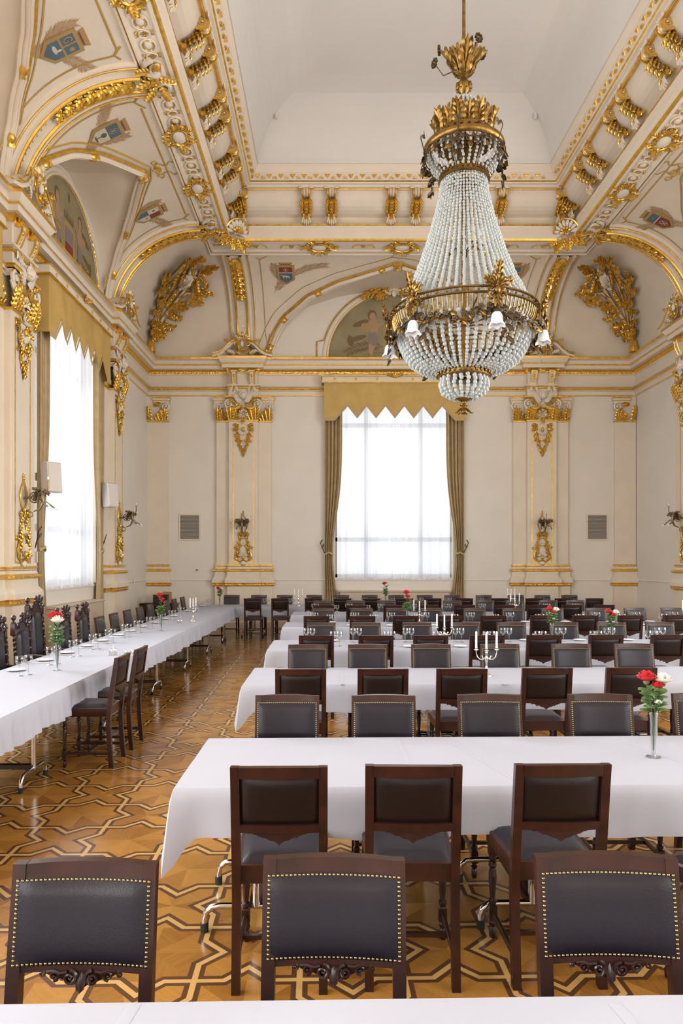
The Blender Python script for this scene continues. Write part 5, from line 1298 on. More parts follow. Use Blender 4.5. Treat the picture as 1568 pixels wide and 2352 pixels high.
# ------------------------------------------------------------------ chairs
def bow(x, w=.21, d=.018): return d * (1 - (x / w) ** 2)
def back_y(z): return -.205 - .075 * max(0, (z - .46) / .54) ** 1.1     # rake of the back
def make_chair():
    t = thing('dining_chair', 'x', 'chair')
    # rear posts, running up to the top rail
    for sx in (-1, 1):
        m = MB(); zs = [0, .12, .25, .38, .47, .6, .75, .9, 1.0]; vs = []
        for z in zs:
            yc = back_y(z) if z > .4 else -.205 - .03 * (1 - z / .4) ** 1.5
            hw = .019; hd = .02 if z < .9 else .017
            for dx, dy in ((-hw, -hd), (hw, -hd), (hw, hd), (-hw, hd)): vs.append((sx * .19 + dx, yc + dy, z))
        fs = [(3, 2, 1, 0), tuple(range(len(vs) - 4, len(vs)))]
        for i in range(len(zs) - 1):
            for k in range(4): fs.append((i * 4 + k, i * 4 + (k + 1) % 4, i * 4 + 4 + (k + 1) % 4, i * 4 + 4 + k))
        m.add(vs, fs, WD); m.build('leg', t, 30)
    def rail(m, z0, z1, y0, th, mt, x=.172, d=.018, n=8, crown=0.0):
        vs = []
        for i in range(n + 1):
            xx = -x + 2 * x * i / n; yb = -bow(xx, .2, d); za = crown * (1 - (xx / x) ** 2)
            a, b = back_y(z0) + y0 + yb, back_y(z1) + y0 + yb
            vs += [(xx, a - th, z0), (xx, a + th, z0), (xx, b + th, z1 + za), (xx, b - th, z1 + za)]
        fs = [(0, 1, 2, 3), tuple(n * 4 + k for k in (3, 2, 1, 0))]
        for i in range(n):
            for k in range(4): fs.append((i * 4 + k, i * 4 + 4 + k, i * 4 + 4 + (k + 1) % 4, i * 4 + (k + 1) % 4))
        m.add(vs, fs, mt)
    m = MB(); rail(m, .950, .999, 0, .017, WD, crown=.004); m.build('top_rail', t, 30)
    m = MB(); rail(m, .705, .742, 0, .016, WD, crown=0)
    ap = [(-.12, .708), (-.115, .70), (-.10, .697), (-.085, .688), (-.06, .683), (-.04, .672), (-.02, .668), (0, .652), (.02, .668), (.04, .672), (.06, .683), (.085, .688), (.10, .697), (.115, .70), (.12, .708)]
    yb = back_y(.69) - .016
    m.add([(x, yb - .008 , z) for x, z in ap] + [(x, yb + .012, z) for x, z in ap], [tuple(range(14, -1, -1)), tuple(range(15, 30))] + [(i, i + 1, 16 + i, 15 + i) for i in range(14)], WD)
    m.build('lower_rail', t, 30)
    c = MB(); c.T = lambda x, y, z: (-x, yb + .012 + z, y)       # carving on the front face
    for sx in (-1, 1):
        c.scroll(sx * .032, .688, .022, WD2, 1.4, PI / 2, sx, .0065, .004, n=16); c.scroll(sx * .078, .694, .016, WD2, 1.3, -PI / 2, -sx, .0055, .003, n=12); c.scroll(sx * .112, .699, .010, WD2, 1.2, PI / 2, sx, .004, .003, n=10)
        c.tube([(sx * .04, .705, .004), (sx * .06, .703, .006), (sx * .078, .709, .004), (sx * .1, .706, .003)], .005, WD2, n=5)
        c.leaf(sx * .01, .70, R(-90 + sx * 30), .035, .02, WD2, nu=4)
    c.leaf(0, .702, -PI / 2, .052, .03, WD2, nu=5); c.build('carved_apron', t, 60)
    # front pad, studded; leather panel behind
    def pad(m, x, z0, z1, y0, puff, mt, sg):
        def f(u, v):
            xx = -x + 2 * x * u; z = z0 + (z1 - z0) * v; e = (1 - abs(2 * u - 1) ** 6) * (1 - abs(2 * v - 1) ** 6)
            return (xx, back_y(z) - bow(xx, .2, .018) + sg * (y0 + puff * e ** .6), z)
        m.grid(f, 14, 10, mt)
    m = MB(); pad(m, .197, .722, .962, .017, .020, LE, 1); m.build('front_pad', t, 60)
    m = MB(); pad(m, .171, .742, .945, -.004, .012, LB, -1); m.build('back_panel', t, 60)
    nl = MB()
    def nail(x, z): nl.ball((x, back_y(z) - bow(x, .2, .018) + .022, z), .0052, NA, 6, 4, (1, .8, 1))
    for i in range(31): x = -.190 + .380 * i / 30; nail(x, .955); nail(x, .729)
    for i in range(1, 18): z = .729 + .226 * i / 18; nail(-.190, z); nail(.190, z)
    nl.build('nail_trim', t, 60)
    # seat
    s = MB(); vs = []
    def sq(x0, x1, y0, y1, z): return [(-x0, y0, z), (x0, y0, z), (x1, y1, z), (-x1, y1, z)]
    for k, (z, g) in enumerate(((.465, 0), (.475, .004), (.535, .004), (.545, -.003))): vs += sq(.186 + g, .212 + g, -.21, .215 + g, z)
    s.add(vs, [(3, 2, 1, 0), (12, 13, 14, 15)] + [(4 * k + a, 4 * k + (a + 1) % 4, 4 * k + 4 + (a + 1) % 4, 4 * k + 4 + a) for k in range(3) for a in range(4)], WD); s.build('seat_frame', t, 25)
    s = MB()
    def st(u, v):
        y = -.19 + .39 * v; hx = .172 + .026 * v; e = ((1 - abs(2 * u - 1) ** 5) * (1 - abs(2 * v - 1) ** 5)) ** .5
        return ((2 * u - 1) * hx, y, .542 + .034 * e)
    s.grid(st, 14, 12, LE); s.build('seat_cushion', t, 60)
    for sx in (-1, 1):
        m = MB(); x, y = sx * .19, .195
        m.box(x - .021, x + .021, y - .021, y + .021, .415, .466, WD2)
        m.lathe([(.012, 0), (.017, .01), (.019, .04), (.012, .055), (.020, .068), (.021, .078), (.014, .088)], WD2, 10, (x, y, 0))
        m.box(x - .020, x + .020, y - .020, y + .020, .088, .165, WD2, .006)
        m.lathe([(.014, .165), (.021, .178), (.020, .19), (.013, .198), (.016, .23), (.021, .30), (.019, .335), (.013, .35), (.021, .36), (.020, .372), (.014, .38), (.021, .40), (.019, .415)], WD2, 10, (x, y, 0))
        m.build('leg', t, 35)
        m = MB(); m.box(sx * .19 - .010, sx * .19 + .010, -.21, .18, .115, .142, WD2, .003); m.build('side_stretcher', t, 0)
    m = MB(); m.box(-.185, .185, -.02, .0, .118, .138, WD2); m.build('cross_stretcher', t, 0)
    return t
chair0 = make_chair(); used = [False]
def place_chair(x, y, rz, label, group):
    M = fr(x, y, 0, rz)
    if not used[0]:
        used[0] = True; chair0.matrix_world = M; chair0['label'] = label; chair0['group'] = group; return chair0
    return dup(chair0, M, label, group)

TILT = .0227
def rowy(y, x, tilt=TILT): return y + tilt * (x + .8)
CH = {'Af': [-.29, .34, 1.04, 1.77, 2.48], 'Bf': [-.25, .38, 1.06, 1.80, 2.56, 3.23], 'Cf': [-.15, .5, 1.23, 1.93, 2.6, 3.37, 4.06, 4.78, 5.45], 'Df': [-.16, .58, 1.24, 1.87, 2.7, 3.43, 4.18, 5.02, 5.77, 6.47],
      'Ef': [-.2, .54, 1.25, 1.96, 2.74, 3.49, 4.17, 4.93, 5.57], 'Ff': [-2.63, -1.91, -1.24, -.46, .25, 1.01, 1.71, 2.45, 3.18, 4.01, 4.86, 5.56, 6.27],
      '0f': [-.72, .0, .81], 'An': [-.23, .36, 1.0, 1.66], 'Bn': [-.26, .42, 1.08, 1.78, 2.49], 'Cn': [-.18, .53, 1.19, 1.86, 2.55, 3.30, 4.05], 'Dn': [-.25, .51, 1.2, 1.92, 2.64, 3.45, 4.16, 4.9, 5.65],
      'En': [-.16, .51, 1.26, 1.97, 2.7, 3.5, 4.19, 4.89, 5.56], 'Fn': [-1.89, -1.24, -.43, .27, .95, 1.74, 2.42, 3.17, 4.04, 4.86, 5.56, 6.3]}
# row: front edge, back edge (at x=-.8), left end, right end
ROWS = {'0': (.72, 1.825, -1.9, 2.4), 'A': (3.565, 4.57, -.78, 4.6), 'B': (6.56, 7.60, -.81, 5.4), 'C': (9.24, 10.28, -.82, 6.2), 'D': (12.34, 13.38, -.84, 7.0), 'E': (15.05, 16.09, -.84, 6.2), 'F': (17.82, 18.86, -3.42, 7.05)}
NAME = {'0': 'bottom', 'A': 'front', 'B': 'second', 'C': 'third', 'D': 'fourth', 'E': 'fifth', 'F': 'rearmost'}
TOPY = {'0f': 2.11, 'An': 3.08, 'Af': 4.71, 'Bn': 5.88, 'Bf': 7.61, 'Cn': 8.54, 'Cf': 10.35, 'Dn': 11.64, 'Df': 13.5, 'En': 14.5, 'Ef': 16.25, 'Fn': 17.2, 'Ff': 18.95}
for k, xs in CH.items():
    far = k[1] == 'f'; nm = NAME[k[0]]
    for i, x in enumerate(xs):
        y = rowy(TOPY[k], x, 0 if k[0] == 'F' else TILT)
        j = random.uniform(-.02, .02)
        if far: place_chair(x, y - .28 + .28 * 0 + j * .5, PI + random.uniform(-.03, .03), '%s studded chair from the left behind the %s table row' % (ORD[i], nm), 'chairs facing the camera behind the %s row' % nm)
        else:
            if k == 'An' and i == 3: place_chair(1.78, 3.16, R(28), 'chair turned sideways at the right end of the front row, seat half in view', 'chairs before the front row'); continue
            place_chair(x, y + .28 + j * .5, random.uniform(-.03, .03), '%s plain-backed chair from the left before the %s table row' % (ORD[i], nm), 'chairs with backs to the camera before the %s row' % nm)
# chairs along the left table
LW = [11.5, 12.25, 13.05, 13.9, 14.7, 16.2, 16.95, 17.9]
for i, y in enumerate(LW): place_chair(-3.50 + .06, y, -PI / 2, '%s low chair beyond the high ones, wall side of the left table' % ORD[i], 'low chairs on the wall side of the long table')
place_chair(-2.24, 6.75, PI / 2, 'nearer of two chairs on the aisle side of the long left table', 'chairs on the aisle side of the left table')
place_chair(-2.23, 7.37, PI / 2, 'farther of two chairs on the aisle side of the long left table', 'chairs on the aisle side of the left table')
place_chair(-4.55, 18.9, R(180), 'dark chair by the wall in the left back corner with a box behind it', 'chair in the corner')

# carved high-backed armchairs with twisted posts
def make_high(h):
    t = thing('high_back_chair', 'x', 'chair')
    for sx in (-1, 1):
        m = MB(); x = sx * .21; y0 = -.22
        def py(z): return y0 - .06 * max(0, (z - .5))
        m.tube([(x, y0 + .0, 0), (x, y0, .25), (x, y0, .52)], .024, WD, n=8)
        for ph in (0, PI):         # barley twist: two intertwined strands
            m.tube([(x + .013 * cos(ph + z * 55), py(z) + .013 * sin(ph + z * 55), z) for z in [.52 + (h - .24 - .52) * i / 40 for i in range(41)]], .0165, WD2, n=6)
        m.box(x - .028, x + .028, py(h) - .028, py(h) + .028, h - .25, h - .10, WD, .008)
        m.lathe([(.03, h - .10), (.03, h - .09), (.012, h - .085), (.012, h - .07), (.026, h - .055), (.03, h - .035), (.024, h - .012), (.008, h - .004), (0, h)], WD2, 12, (x, py(h), 0)); m.build('twisted_post', t, 50)
    y = -.22 - .06 * .4
    m = MB()      # crest
    T = lambda a, b, c, y=y: (a, y - .03 - c * -1 - .0, b)
    m.T = T; zc = h - .22
    out = [(-.185, zc - .05)] + [(-.185 + .37 * i / 12, zc + .02 + .12 * sin(PI * i / 12)) for i in range(13)] + [(.185, zc - .05)] + [(.15 * cos(a), zc - .06 + .09 * sin(a)) for a in [PI * i / 10 for i in range(11)]]
    m.poly(out[:15], 0, WD2, .03)
    for sx in (-1, 1):
        m.scroll(sx * .10, zc + .10, .04, WD2, 1.3, 0, sx, .012, .03, n=12); m.scroll(sx * .05, zc + .16, .035, WD2, 1.3, 0, -sx, .011, .03, n=12)
        m.leaf(sx * .03, zc + .12, R(90 - sx * 30), .12, .06, WD2, z=.03, curl=.2); m.leaf(sx * .1, zc + .06, R(90 - sx * 60), .1, .06, WD2, z=.03, curl=.2); m.ball((sx * .15, zc + .07, .02), .022, WD2, 6, 4)
    m.leaf(0, zc + .12, PI / 2, .13, .07, WD2, z=.03, curl=.2); m.ball((0, zc + .2, .02), .03, WD2, 7, 5, (1, 1.3, 1)); m.build('carved_crest', t, 60)
    m = MB()
    def f(u, v):
        x = -.15 + .30 * u; zt = zc - .05 + .09 * math.sqrt(max(0, 1 - (x / .155) ** 2)); z = .60 + (zt - .60) * v; e = ((1 - abs(2 * u - 1) ** 4) * (1 - abs(2 * v - 1) ** 8)) ** .5
        return (x, y + .0 + .04 * e - .06 * (z - .9), z)
    m.grid(f, 12, 16, LE); m.build('back_pad', t, 60)
    m = MB(); m.box(-.185, .185, y - .03, y + .0, .55, h - .24, WD2); m.build('back_frame', t, 0)
    m = MB(); m.box(-.23, .23, -.22, .24, .44, .52, WD, .008); m.build('seat_frame', t, 25)
    m = MB(); m.grid(lambda u, v: (-.21 + .42 * u, -.19 + .41 * v, .515 + .045 * ((1 - abs(2 * u - 1) ** 5) * (1 - abs(2 * v - 1) ** 5)) ** .5), 12, 12, LE); m.build('seat_cushion', t, 60)
    for sx in (-1, 1):
        m = MB(); m.lathe([(.02, 0), (.024, .04), (.014, .07), (.024, .1), (.024, .2), (.016, .22), (.024, .3), (.015, .38), (.024, .44)], WD2, 10, (sx * .205, .215, 0)); m.build('leg', t, 35)
        m = MB(); m.tube([(sx * .21, .2, .50), (sx * .215, .2, .62), (sx * .22, .22, .66)], .018, WD2, n=7); m.tube([(sx * .21, -.22, .68), (sx * .225, 0, .66), (sx * .22, .20, .67), (sx * .22, .26, .64)], [.02, .024, .026, .02], WD, n=8); m.build('armrest', t, 50)
    return t
hc = make_high(1.25)
HY = [8.05, 8.72, 10.07, 11.0 - .15]
HL = ['high carved armchair cut by the left picture edge', 'high carved armchair with twisted posts, nearest the big rose', 'high carved armchair fourth from the left picture edge, under the window', 'high carved armchair next to the first plain chair, under the window']
for i, y in enumerate(HY):
    M = fr(-3.50, y, 0, -PI / 2)
    if i == 0: hc.matrix_world = M; hc['label'] = HL[0]; hc['group'] = 'high armchairs on the wall side'
    else: dup(hc, M, HL[i])
th2 = make_high(1.42); th2.matrix_world = fr(-3.62, 9.42, 0, -PI / 2); tag(th2, 'tallest carved armchair, its crest rising above its neighbours', 'chair', 'high armchairs on the wall side')

# ------------------------------------------------------------------ tables and cloths
TH = .75
def cloth(x0, x1, y0, y1, drop, tilt=0.0, wav=.012, corner=.14, seed=0, creases=(), step=.06):
    """cloth over a rectangle: soft edge, rippled skirt, pointed folds at the corners"""
    rnd = random.Random(seed); m = MB(); step = min(step, .035)
    ph = [rnd.uniform(0, 6) for _ in range(6)]
    peri = []
    def side(ax, ay, bx, by, nx, ny):
        n = max(4, int(math.hypot(bx - ax, by - ay) / step))
        for i in range(n): t = i / n; peri.append((ax + (bx - ax) * t, ay + (by - ay) * t, nx, ny))
    side(x0, y0, x1, y0, 0, -1); side(x1, y0, x1, y1, 1, 0); side(x1, y1, x0, y1, 0, 1); side(x0, y1, x0, y0, -1, 0)
    rows_ = [0, .04, .2, .4, .6, .8, 1.0]; K = len(peri); vs = []; s = 0
    for r in rows_:
        s = 0
        for i, (x, y, nx, ny) in enumerate(peri):
            s = x * 1.7 + y * 2.3
            dx, dy = min(abs(x - x0), abs(x - x1)), min(abs(y - y0), abs(y - y1)); dc = math.hypot(dx, dy); e = math.exp(-(dc / .062) ** 2); e2 = math.exp(-(dc / .20) ** 2)
            w_ = wav * (sin(s * 5 + ph[0]) + .7 * sin(s * 11.3 + ph[1]) + .9 * sin(s * 16 + ph[2]) * (wav > .013)) * r
            off = .006 + .012 * min(1, r * 6) + .02 * r + w_ + .055 * e * r - .012 * (e2 - e) * r
            cx_, cy__ = (nx, ny)
            if dc < .20:      # turn the fold round the corner
                ox = (-1 if abs(x - x0) < abs(x - x1) else 1); oy = (-1 if abs(y - y0) < abs(y - y1) else 1)
                q = max(0, 1 - dc / .20); cx_, cy__ = nx * (1 - q * .35) + ox * q * .5, ny * (1 - q * .35) + oy * q * .5
            z = TH + .004 - (drop + corner * e + .012 * sin(s * 3 + ph[3])) * r
            if r == 0: off = 0; z = TH + .006
            vs.append((x + cx_ * off, y + cy__ * off + tilt * (x + .8), z))
    fs = []
    for k in range(len(rows_) - 1):
        for i in range(K): fs.append((k * K + i, k * K + (i + 1) % K, (k + 1) * K + (i + 1) % K, (k + 1) * K + i))
    o0 = len(vs); nx_ = max(2, int((x1 - x0) / .5)); ny_ = max(2, int((y1 - y0) / .5))
    m.add([(a, b, c) for a, b, c in vs], [f[::-1] for f in fs], CL)
    m.add([(x, y + tilt * (x + .8), TH + .006) for x, y in ((x0, y0), (x1, y0), (x1, y1), (x0, y1))], [(0, 1, 2, 3)], CL)
    for cx0, cx1 in creases:      # pressed folds lying across the top
        m.add([(cx0 - .018, y0, TH + .0065), (cx0, y0, TH + .0085), (cx0 + .018, y0, TH + .0065), (cx1 - .018, y1, TH + .0065), (cx1, y1, TH + .0085), (cx1 + .018, y1, TH + .0065)], [(0, 1, 4, 3), (1, 2, 5, 4)], CL)
    return m
CLAB = {'0': 'white tablecloth at the very bottom of the photo', 'A': 'white tablecloth on the front row table with the tall rose vase', 'B': 'white tablecloth on the second row table under the big candelabra', 'C': 'white tablecloth on the third table row',
        'D': 'white tablecloth on the fourth table row', 'E': 'white tablecloth on the fifth table row', 'F': 'white tablecloth on the rearmost table along the back wall'}
for i, (k, (y0, y1, x0, x1)) in enumerate(ROWS.items()):
    cr_ = {'A': [(.45, .42), (.98, .72), (2.1, 1.8)], 'B': [(.1, .1), (1.6, 1.5)], '0': [(-.62, -.5), (.9, .72)]}.get(k, [])
    tg = tag(cloth(x0, x1, y0, y1, .24, 0 if k == 'F' else TILT, .010, .16, seed=i + 3, creases=cr_).build('tablecloth', smooth=60), CLAB[k], 'tablecloth', 'white tablecloths on the rows')
tag(cloth(-3.42, -2.38, 3.2, 17.80, .25, 0, .014, .08, seed=1, step=.035).build('tablecloth', smooth=60), 'long white tablecloth on the left table running towards the back wall', 'tablecloth')

def folding_table(L, W, frames=None):
    """steel T-leg folding table, length along x"""
    t = thing('folding_table', 'x', 'table')
    m = MB(); m.box(-L / 2, L / 2, -W / 2, W / 2, TH - .03, TH - .003, WD, .004); m.build('tabletop', t, 0)
    for x in (frames or (-L / 2 + .12, L / 2 - .12)):
        m = MB(); m.tube([(x, 0, .13), (x, 0, TH - .03)], .021, CR, n=10); m.build('pole', t, 60)
        m = MB(); m.tube([(x, -.265, .03), (x, -.265, .065), (x, -.255, .10), (x, -.225, .125), (x, -.18, .13), (x, .18, .13), (x, .225, .125), (x, .255, .10), (x, .265, .065), (x, .265, .03)], .0165, CR, n=10)
        ft = m.build('foot_bar', t, 60)
        for sy in (-.265, .265): n = MB(); n.lathe([(0, 0), (.021, 0), (.021, .045), (.0, .046)], RB, 10, (x, sy, 0)); n.build('rubber_cap', ft, 30)
    xa, xb = frames or (-L / 2 + .12, L / 2 - .12)
    m = MB(); m.box(xa, xb, -.035, -.01, .13, .165, WD2); m.box(xa, xb, .01, .035, .13, .165, WD2); m.build('stretcher', t, 0)
    return t
# each row: a narrow table at the aisle end, then wide ones, all standing across the row
nt0 = wt0 = None
for k, (y0, y1, x0, x1) in ROWS.items():
    if k == '0': continue
    tl_ = 0 if k == 'F' else TILT; yc = (y0 + y1) / 2; xs = x0 + (1.06 if k == 'F' else 0)
    M = fr(xs + .39, rowy(yc, xs + .39, tl_), 0, PI / 2 + math.atan(tl_)); lab = 'narrow steel table at the aisle end under the %s row cloth' % NAME[k]
    if nt0 is None: nt0 = folding_table(1.0, .76, (-.42, .12)); nt0.matrix_world = M; nt0['label'] = lab; nt0['group'] = 'narrow steel tables under the row cloths'
    else: dup(nt0, M, lab)
    x = xs + .78; i = 0
    while x < x1 - .5:
        wd = 2.04; xc = x + wd / 2
        M = fr(xc, rowy(yc, xc, tl_), 0, PI / 2 + math.atan(tl_)) @ Matrix.Diagonal((1, min(1, (x1 - x) / wd), 1, 1)); lab = '%s wide steel table from the aisle under the %s row cloth' % (ORD[i], NAME[k])
        if wt0 is None: wt0 = folding_table(1.0, 2.02, (-.42, .12)); wt0.matrix_world = M; wt0['label'] = lab; wt0['group'] = 'wide steel tables under the row cloths'
        else: dup(wt0, M, lab)
        x += wd; i += 1
# the left run: tables set across, side by side
lt = folding_table(1.0, 2.2)
for i, y in enumerate([3.9, 6.08, 8.25, 10.37, 12.58, 14.78, 16.85]):
    M = fr(-2.90, y, 0) @ Matrix.Diagonal((1, .95 if i < 6 else .86, 1, 1)); lab = '%s steel table from the camera under the long left cloth' % ORD[i]
    if i == 0: lt.matrix_world = M; lt['label'] = lab; lt['group'] = 'steel tables under the long left cloth'
    else: dup(lt, M, lab)

# ------------------------------------------------------------------ on the tables
Z = TH + .007
def wine_glass():
    m = MB(); m.lathe([(r * 1.12, z * 1.12) for r, z in ((.033, 0), (.032, .002), (.006, .006), (.004, .012), (.004, .085), (.012, .092), (.029, .105), (.037, .125), (.038, .145), (.033, .175), (.032, .176))], GS, 16)
    return m
wg0 = tag(wine_glass().build('wine_glass', smooth=70), 'x', 'glass', 'wine glasses laid on the tables'); wg_used = [False]
pm = MB(); pm.lathe([(0, .004), (.055, .004), (.075, .012), (.09, .016), (.088, .02), (.07, .014), (0, .009)], PO, 22)
pl0 = tag(pm.build('bread_plate', smooth=60), 'x', 'plate', 'white plates at the place settings'); pl_used = [False]
def put(o, fl_, x, y, lab, rz=0, z=Z):
    if not fl_[0]: c = o; fl_[0] = True
    else: c = o.copy(); C.objects.link(c)
    c.location = (x, y, z); c.rotation_euler = (0, 0, rz); c['label'] = lab; return c
for k in 'CDEF':
    y0, y1, x0, x1 = ROWS[k]; tl_ = 0 if k == 'F' else TILT
    for sd in 'fn':
        for i, x in enumerate(CH[k + sd]):
            if k == 'F' and x < -2.4: continue
            if k == 'F' and sd == 'n' and x < -1.9: continue
            yy = (y1 - .30) if sd == 'f' else (y0 + .30)
            ox = -.20 if sd == 'f' else .20
            who = '%s place from left, %s side of %s row' % (ORD[i], 'far' if sd == 'f' else 'near', NAME[k])
            for q in (0, 1): put(wg0, wg_used, x + ox + .085 * q, rowy(yy, x, tl_) + random.uniform(-.01, .01), '%s wine glass, %s' % ('left' if q == 0 else 'right', who))
            if k in 'CD': put(pl0, pl_used, x + (.16 if sd == 'f' else -.16), rowy(yy + (.14 if sd == 'f' else -.14), x, tl_), 'white plate, %s' % who)
for i, y in enumerate(HY[:3] + [9.42, 10.85] + LW + [7.3]):
    if i == 13: s_ = 'empty place at the very left picture edge'
    elif i < 5: s_ = ['high chair at the left picture edge', 'high chair beside the big rose', 'high chair fourth from the edge', 'tallest high chair', 'high chair next to the plain chairs'][i]
    else: s_ = '%s plain chair of the long left table' % ORD[i - 5]
    for q in (0, 1): put(wg0, wg_used, -3.06 + .05 * q, y - .16 - .09 * (1 - q) + .0, '%s wine glass before the %s' % ('nearer' if q == 0 else 'farther', s_))
    put(pl0, pl_used, -3.24, y + .08, 'white plate before the %s' % s_)

# cutlery rolled in napkins beside the plates of the left table
kn = MB(); kn.tube([(0, -.10, .004), (0, -.01, .005), (0, .10, .003)], [.004, .005, .003], SI, n=5)
k0 = tag(kn.build('table_knife', smooth=60), 'x', 'knife', 'knives on the long left table'); kf = [False]
for i, y in enumerate(HY[:2] + [9.42, 10.07, 10.85] + LW[:6]): put(k0, kf, -3.22, y - .10, 'silver knife at the %s setting from the camera on the long left table' % ORD[i], PI / 2)

def rose(m, c, r, mt, seed=0):
    rnd = random.Random(seed)
    for lay, (n, rr, tilt) in enumerate(((3, .35, 1.25), (4, .55, 1.0), (5, .8, .75), (6, 1.0, .45))):
        for k in range(n):
            a = 2 * PI * k / n + lay * .7 + rnd.uniform(-.15, .15)
            def f(u, v, a=a, rr=rr, tilt=tilt):
                w_ = (u - .5) * 1.5 * (1 - .3 * v); q = a + w_ * (1.0 if rr > .5 else 1.4)
                rad = r * rr * (.25 + .75 * sin(v * PI * .5)) * (1 + .1 * v); z = r * (-.35 + v * 1.15 * sin(tilt) + (.12 if v > .9 else 0) - .15 * (u - .5) ** 2)
                return (c[0] + rad * cos(q), c[1] + rad * sin(q), c[2] + z)
            m.grid(f, 5, 4, mt)
    m.ball((c[0], c[1], c[2] - r * .1), r * .35, mt, 7, 5)
def vase(seed, blooms, h=.26, tall=.2, nl=16):
    t = thing('flower_vase', 'x', 'vase')
    g = MB(); g.lathe([(.042, 0), (.042, .003), (.012, .007), (.008, .014), (.012, .03), (.015, .10), (.021, h - .04), (.026, h), (.025, h), (.019, h - .04), (.012, .10), (.004, .03)], GS, 18); g.build('glass_vase', t, 70)
    rnd = random.Random(seed); s = MB(); lf_ = MB()
    for k, (dx, dy, dz, r, mt) in enumerate(blooms):
        s.tube([(0, 0, .04), (dx * .1, dy * .1, h * .9), (dx * .6, dy * .6, h + dz * .5), (dx, dy, h + dz - r * .5)], .0028, GL, n=5)
        b = MB(); rose(b, (dx, dy, h + dz), r, mt, seed * 7 + k); b.ball((dx, dy, h + dz - r * .45), r * .4, GL, 6, 4); b.build('rose_bloom', t, 70)
    s.build('stems', t, 60)
    for k in range(nl):
        a = k * 2.4 + seed; z = h + .01 + (tall * .7) * k / nl; L = rnd.uniform(.06, .09)
        lf_.T = lambda x, y, zz, a=a, z=z: (cos(a) * (.008 + x) - sin(a) * y, sin(a) * (.008 + x) + cos(a) * y, z + zz + x * .45)
        lf_.leaf(0, 0, 0, L, L * .95, GL, bulge=.15, curl=-.25, lobes=0, nu=6)
    lf_.T = None; lf_.build('leaves', t, 60); return t
V1 = vase(3, [(-.04, .0, .205, .05, RS), (.05, -.01, .195, .047, RW), (.012, -.03, .165, .032, RS), (.01, -.04, .07, .02, RW)], .25)
V1.matrix_world = fr(1.85, 4.13, Z); V1['label'] = 'tall glass vase with red and white roses on the front row table'; V1['group'] = 'glass vases of roses'
V2 = vase(5, [(-.03, -.02, .30, .06, RS), (.02, -.05, .26, .062, RW), (.0, .03, .30, .05, RS)], .26, .26)
V2.matrix_world = fr(-2.83, 7.42, Z); tag(V2, 'glass vase with one big red and one big white rose on the near left table', 'vase', 'glass vases of roses')
V3 = vase(8, [(-.02, -.02, .32, .055, RS), (.01, .0, .25, .045, RS), (.05, 0, .2, .025, RS)], .26, .2)
V3.matrix_world = fr(-2.76, 11.65, Z); tag(V3, 'glass vase with red roses halfway along the left table', 'vase', 'glass vases of roses')
for M, lab, src in ((fr(-2.8, 18.0, Z), 'glass vase with white rose where the left table meets the rear table', V1), (fr(1.38, 18.3, Z), 'vase with a red rose at the rearmost table before the window', V2),
                    (fr(1.33, 12.62, Z), 'vase with red roses on the fourth row, left of centre', V3), (fr(3.1, 10.1, Z), 'vase with mixed roses on the third row beside the right candelabra', V1), (fr(3.72, 9.55, Z), 'vase with red and white roses at the right side of the third row', V1)):
    dup(src, M, lab)

def candelabra():
    t = thing('candelabra', 'x', 'candelabra')
    m = MB(); m.lathe([(.055, 0), (.055, .006), (.035, .02), (.012, .035), (.010, .05), (.018, .065), (.012, .08), (.008, .12), (.013, .15), (.018, .17), (.012, .19), (.009, .215), (.016, .23), (.009, .24)], SI, 16); m.build('stem', t, 60)
    arms_ = MB()
    for sx in (-1, 1):
        arms_.tube([(0, 0, .19), (sx * .03, 0, .165), (sx * .065, 0, .165), (sx * .09, 0, .19), (sx * .10, 0, .225), (sx * .10, 0, .25)], .0055, SI, n=7)
        arms_.tube([(sx * .03, 0, .165), (sx * .045, 0, .20), (sx * .06, 0, .20), (sx * .055, 0, .185)], .004, SI, n=5)
    arms_.build('arms', t, 60)
    for x, z in ((-.10, .25), (0, .24), (.10, .25)):
        c = MB(); c.lathe([(.006, 0), (.022, .006), (.026, .012), (.012, .014), (.014, .03), (.013, .035), (0, .035)], SI, 14); c.build('candle_cup', t, 60, loc=(x, 0, z))
        c = MB(); c.lathe([(.0105, .03), (.0095, .185), (.004, .19), (0, .19)], CA, 12); c.tube([(0, 0, .19), (0, 0, .20)], .001, BD, n=4); c.build('candle', t, 60, loc=(x, 0, z))
    return t
cd = candelabra()
for i, (x, y, r, lab) in enumerate(((1.52, 7.05, 0, 'silver three-armed candelabra on the second row table, nearest the camera'), (1.48, 9.42, .1, 'silver candelabra on the third row table left of centre'), (1.56, 12.75, 0, 'silver candelabra on the fourth row table before the window'),
                                    (-.84, 18.2, 0, 'silver candelabra on the rearmost table left of the window'), (3.98, 15.6, .1, 'silver candelabra on the fifth row table under the chandelier edge'), (4.6, 18.4, .2, 'silver candelabra on the rearmost table right of the window'),
                                    (6.35, 12.8, 0, 'silver candelabra at the right picture edge on the fourth row'), (-2.62, 13.6, 1.2, 'silver candelabra with clustered candles on the long left table'))):
    if i == 0: cd.matrix_world = fr(x, y, Z, r); cd['label'] = lab; cd['group'] = 'silver candelabras'
    else: dup(cd, fr(x, y, Z, r), lab)
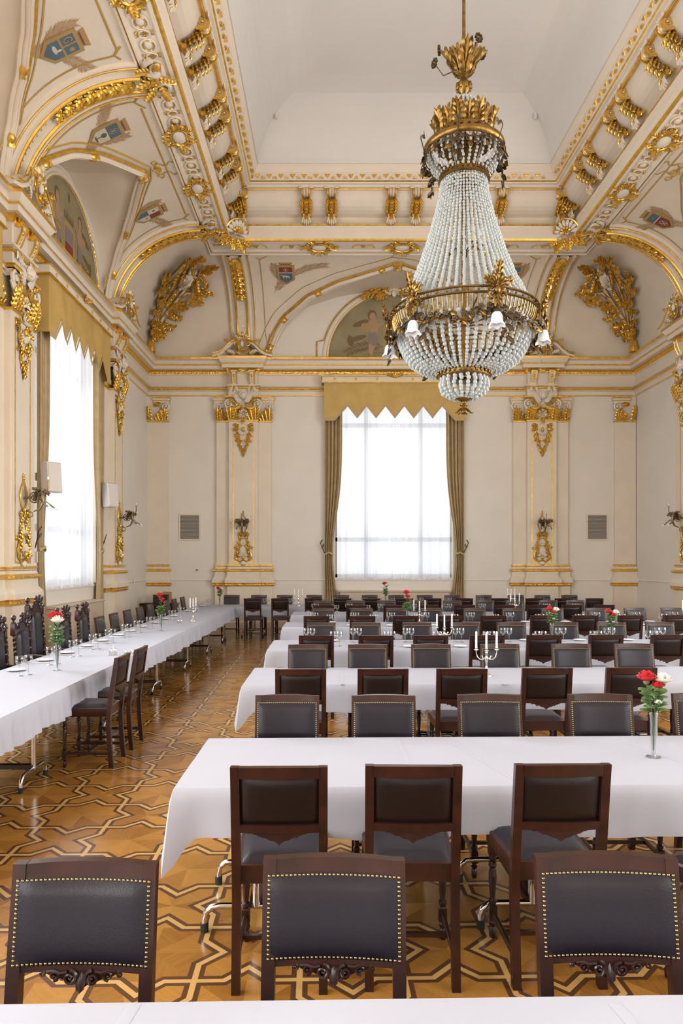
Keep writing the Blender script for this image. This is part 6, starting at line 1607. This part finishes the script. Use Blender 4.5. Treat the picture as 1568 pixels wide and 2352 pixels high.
def cruet():
    t = thing('cruet_set', 'x', 'cruet')
    m = MB(); m.box(-.05, .05, -.03, .03, 0, .006, SI); m.tube([(0, 0, .0), (0, 0, .11), (-.008, 0, .125), (0, 0, .135), (.008, 0, .125), (0, 0, .11)], .0025, SI, n=5)
    m.tube([(-.05, -.03, .03), (.05, -.03, .03), (.05, .03, .03), (-.05, .03, .03)], .002, SI, n=4, close=True); m.build('wire_rack', t, 50)
    for x in (-.028, .028):
        c = MB(); c.lathe([(.018, .006), (.019, .04), (.016, .055), (0, .056)], GS, 12, (x, 0, 0)); c.lathe([(.016, .055), (.017, .07), (.008, .078), (0, .079)], SI, 12, (x, 0, 0)); c.build('shaker', t, 60)
    return t
cs = cruet(); cs.matrix_world = fr(-2.62, 8.62, Z, .4); tag(cs, 'silver cruet set on the long left table near the two chairs', 'cruet', 'cruet sets'); dup(cs, fr(-2.72, 12.9, Z, .4), 'silver cruet set on the long left table before the candelabra')
sv = MB(); sv.lathe([(.013, 0), (.014, .03), (.011, .045), (.008, .052), (0, .054)], SI, 10)
s0 = tag(sv.build('salt_shaker', smooth=60), 'silver salt shaker beside the near cruet set, left one', 'shaker', 'shakers by the near cruet set'); s0.location = (-2.50, 8.72, Z)
for i, (x, y) in enumerate(((-2.46, 8.82), (-2.42, 8.74))):
    c = s0.copy(); C.objects.link(c); c.location = (x, y, Z); c['label'] = ('silver salt shaker beside the near cruet set, middle one', 'silver salt shaker beside the near cruet set, right one')[i]
cf = MB(); cf.lathe([(.06, .012), (.075, .018), (.07, .01), (.03, .006), (0, .006)], PO, 18); o = tag(cf.build('saucer', smooth=60), 'white saucer at the left end of the third row', 'saucer'); o.location = (1.02, 9.45, Z)

# ------------------------------------------------------------------ corner furniture
t = thing('side_table', 'low dark wooden side table in the left back corner', 'table', fr(-4.75, 19.9, 0))
m = MB(); m.box(-.5, .5, -.22, .22, .70, .74, WD, .006); m.build('top', t, 0)
for x in (-.45, .45):
    for y in (-.18, .18): m = MB(); m.box(x - .025, x + .025, y - .025, y + .025, 0, .70, WD2); m.build('leg', t, 0)
m = MB(); m.box(-.45, .45, -.18, .18, .52, .70, WD2); m.build('drawer_box', t, 0)
m = MB(); m.box(-.11, .11, -.08, .08, 0, .30, OC, .006); o = tag(m.build('wooden_box', smooth=0), 'small brown wooden box on the corner side table behind the dark chair', 'box'); o.location = (-4.55, 19.9, .745)
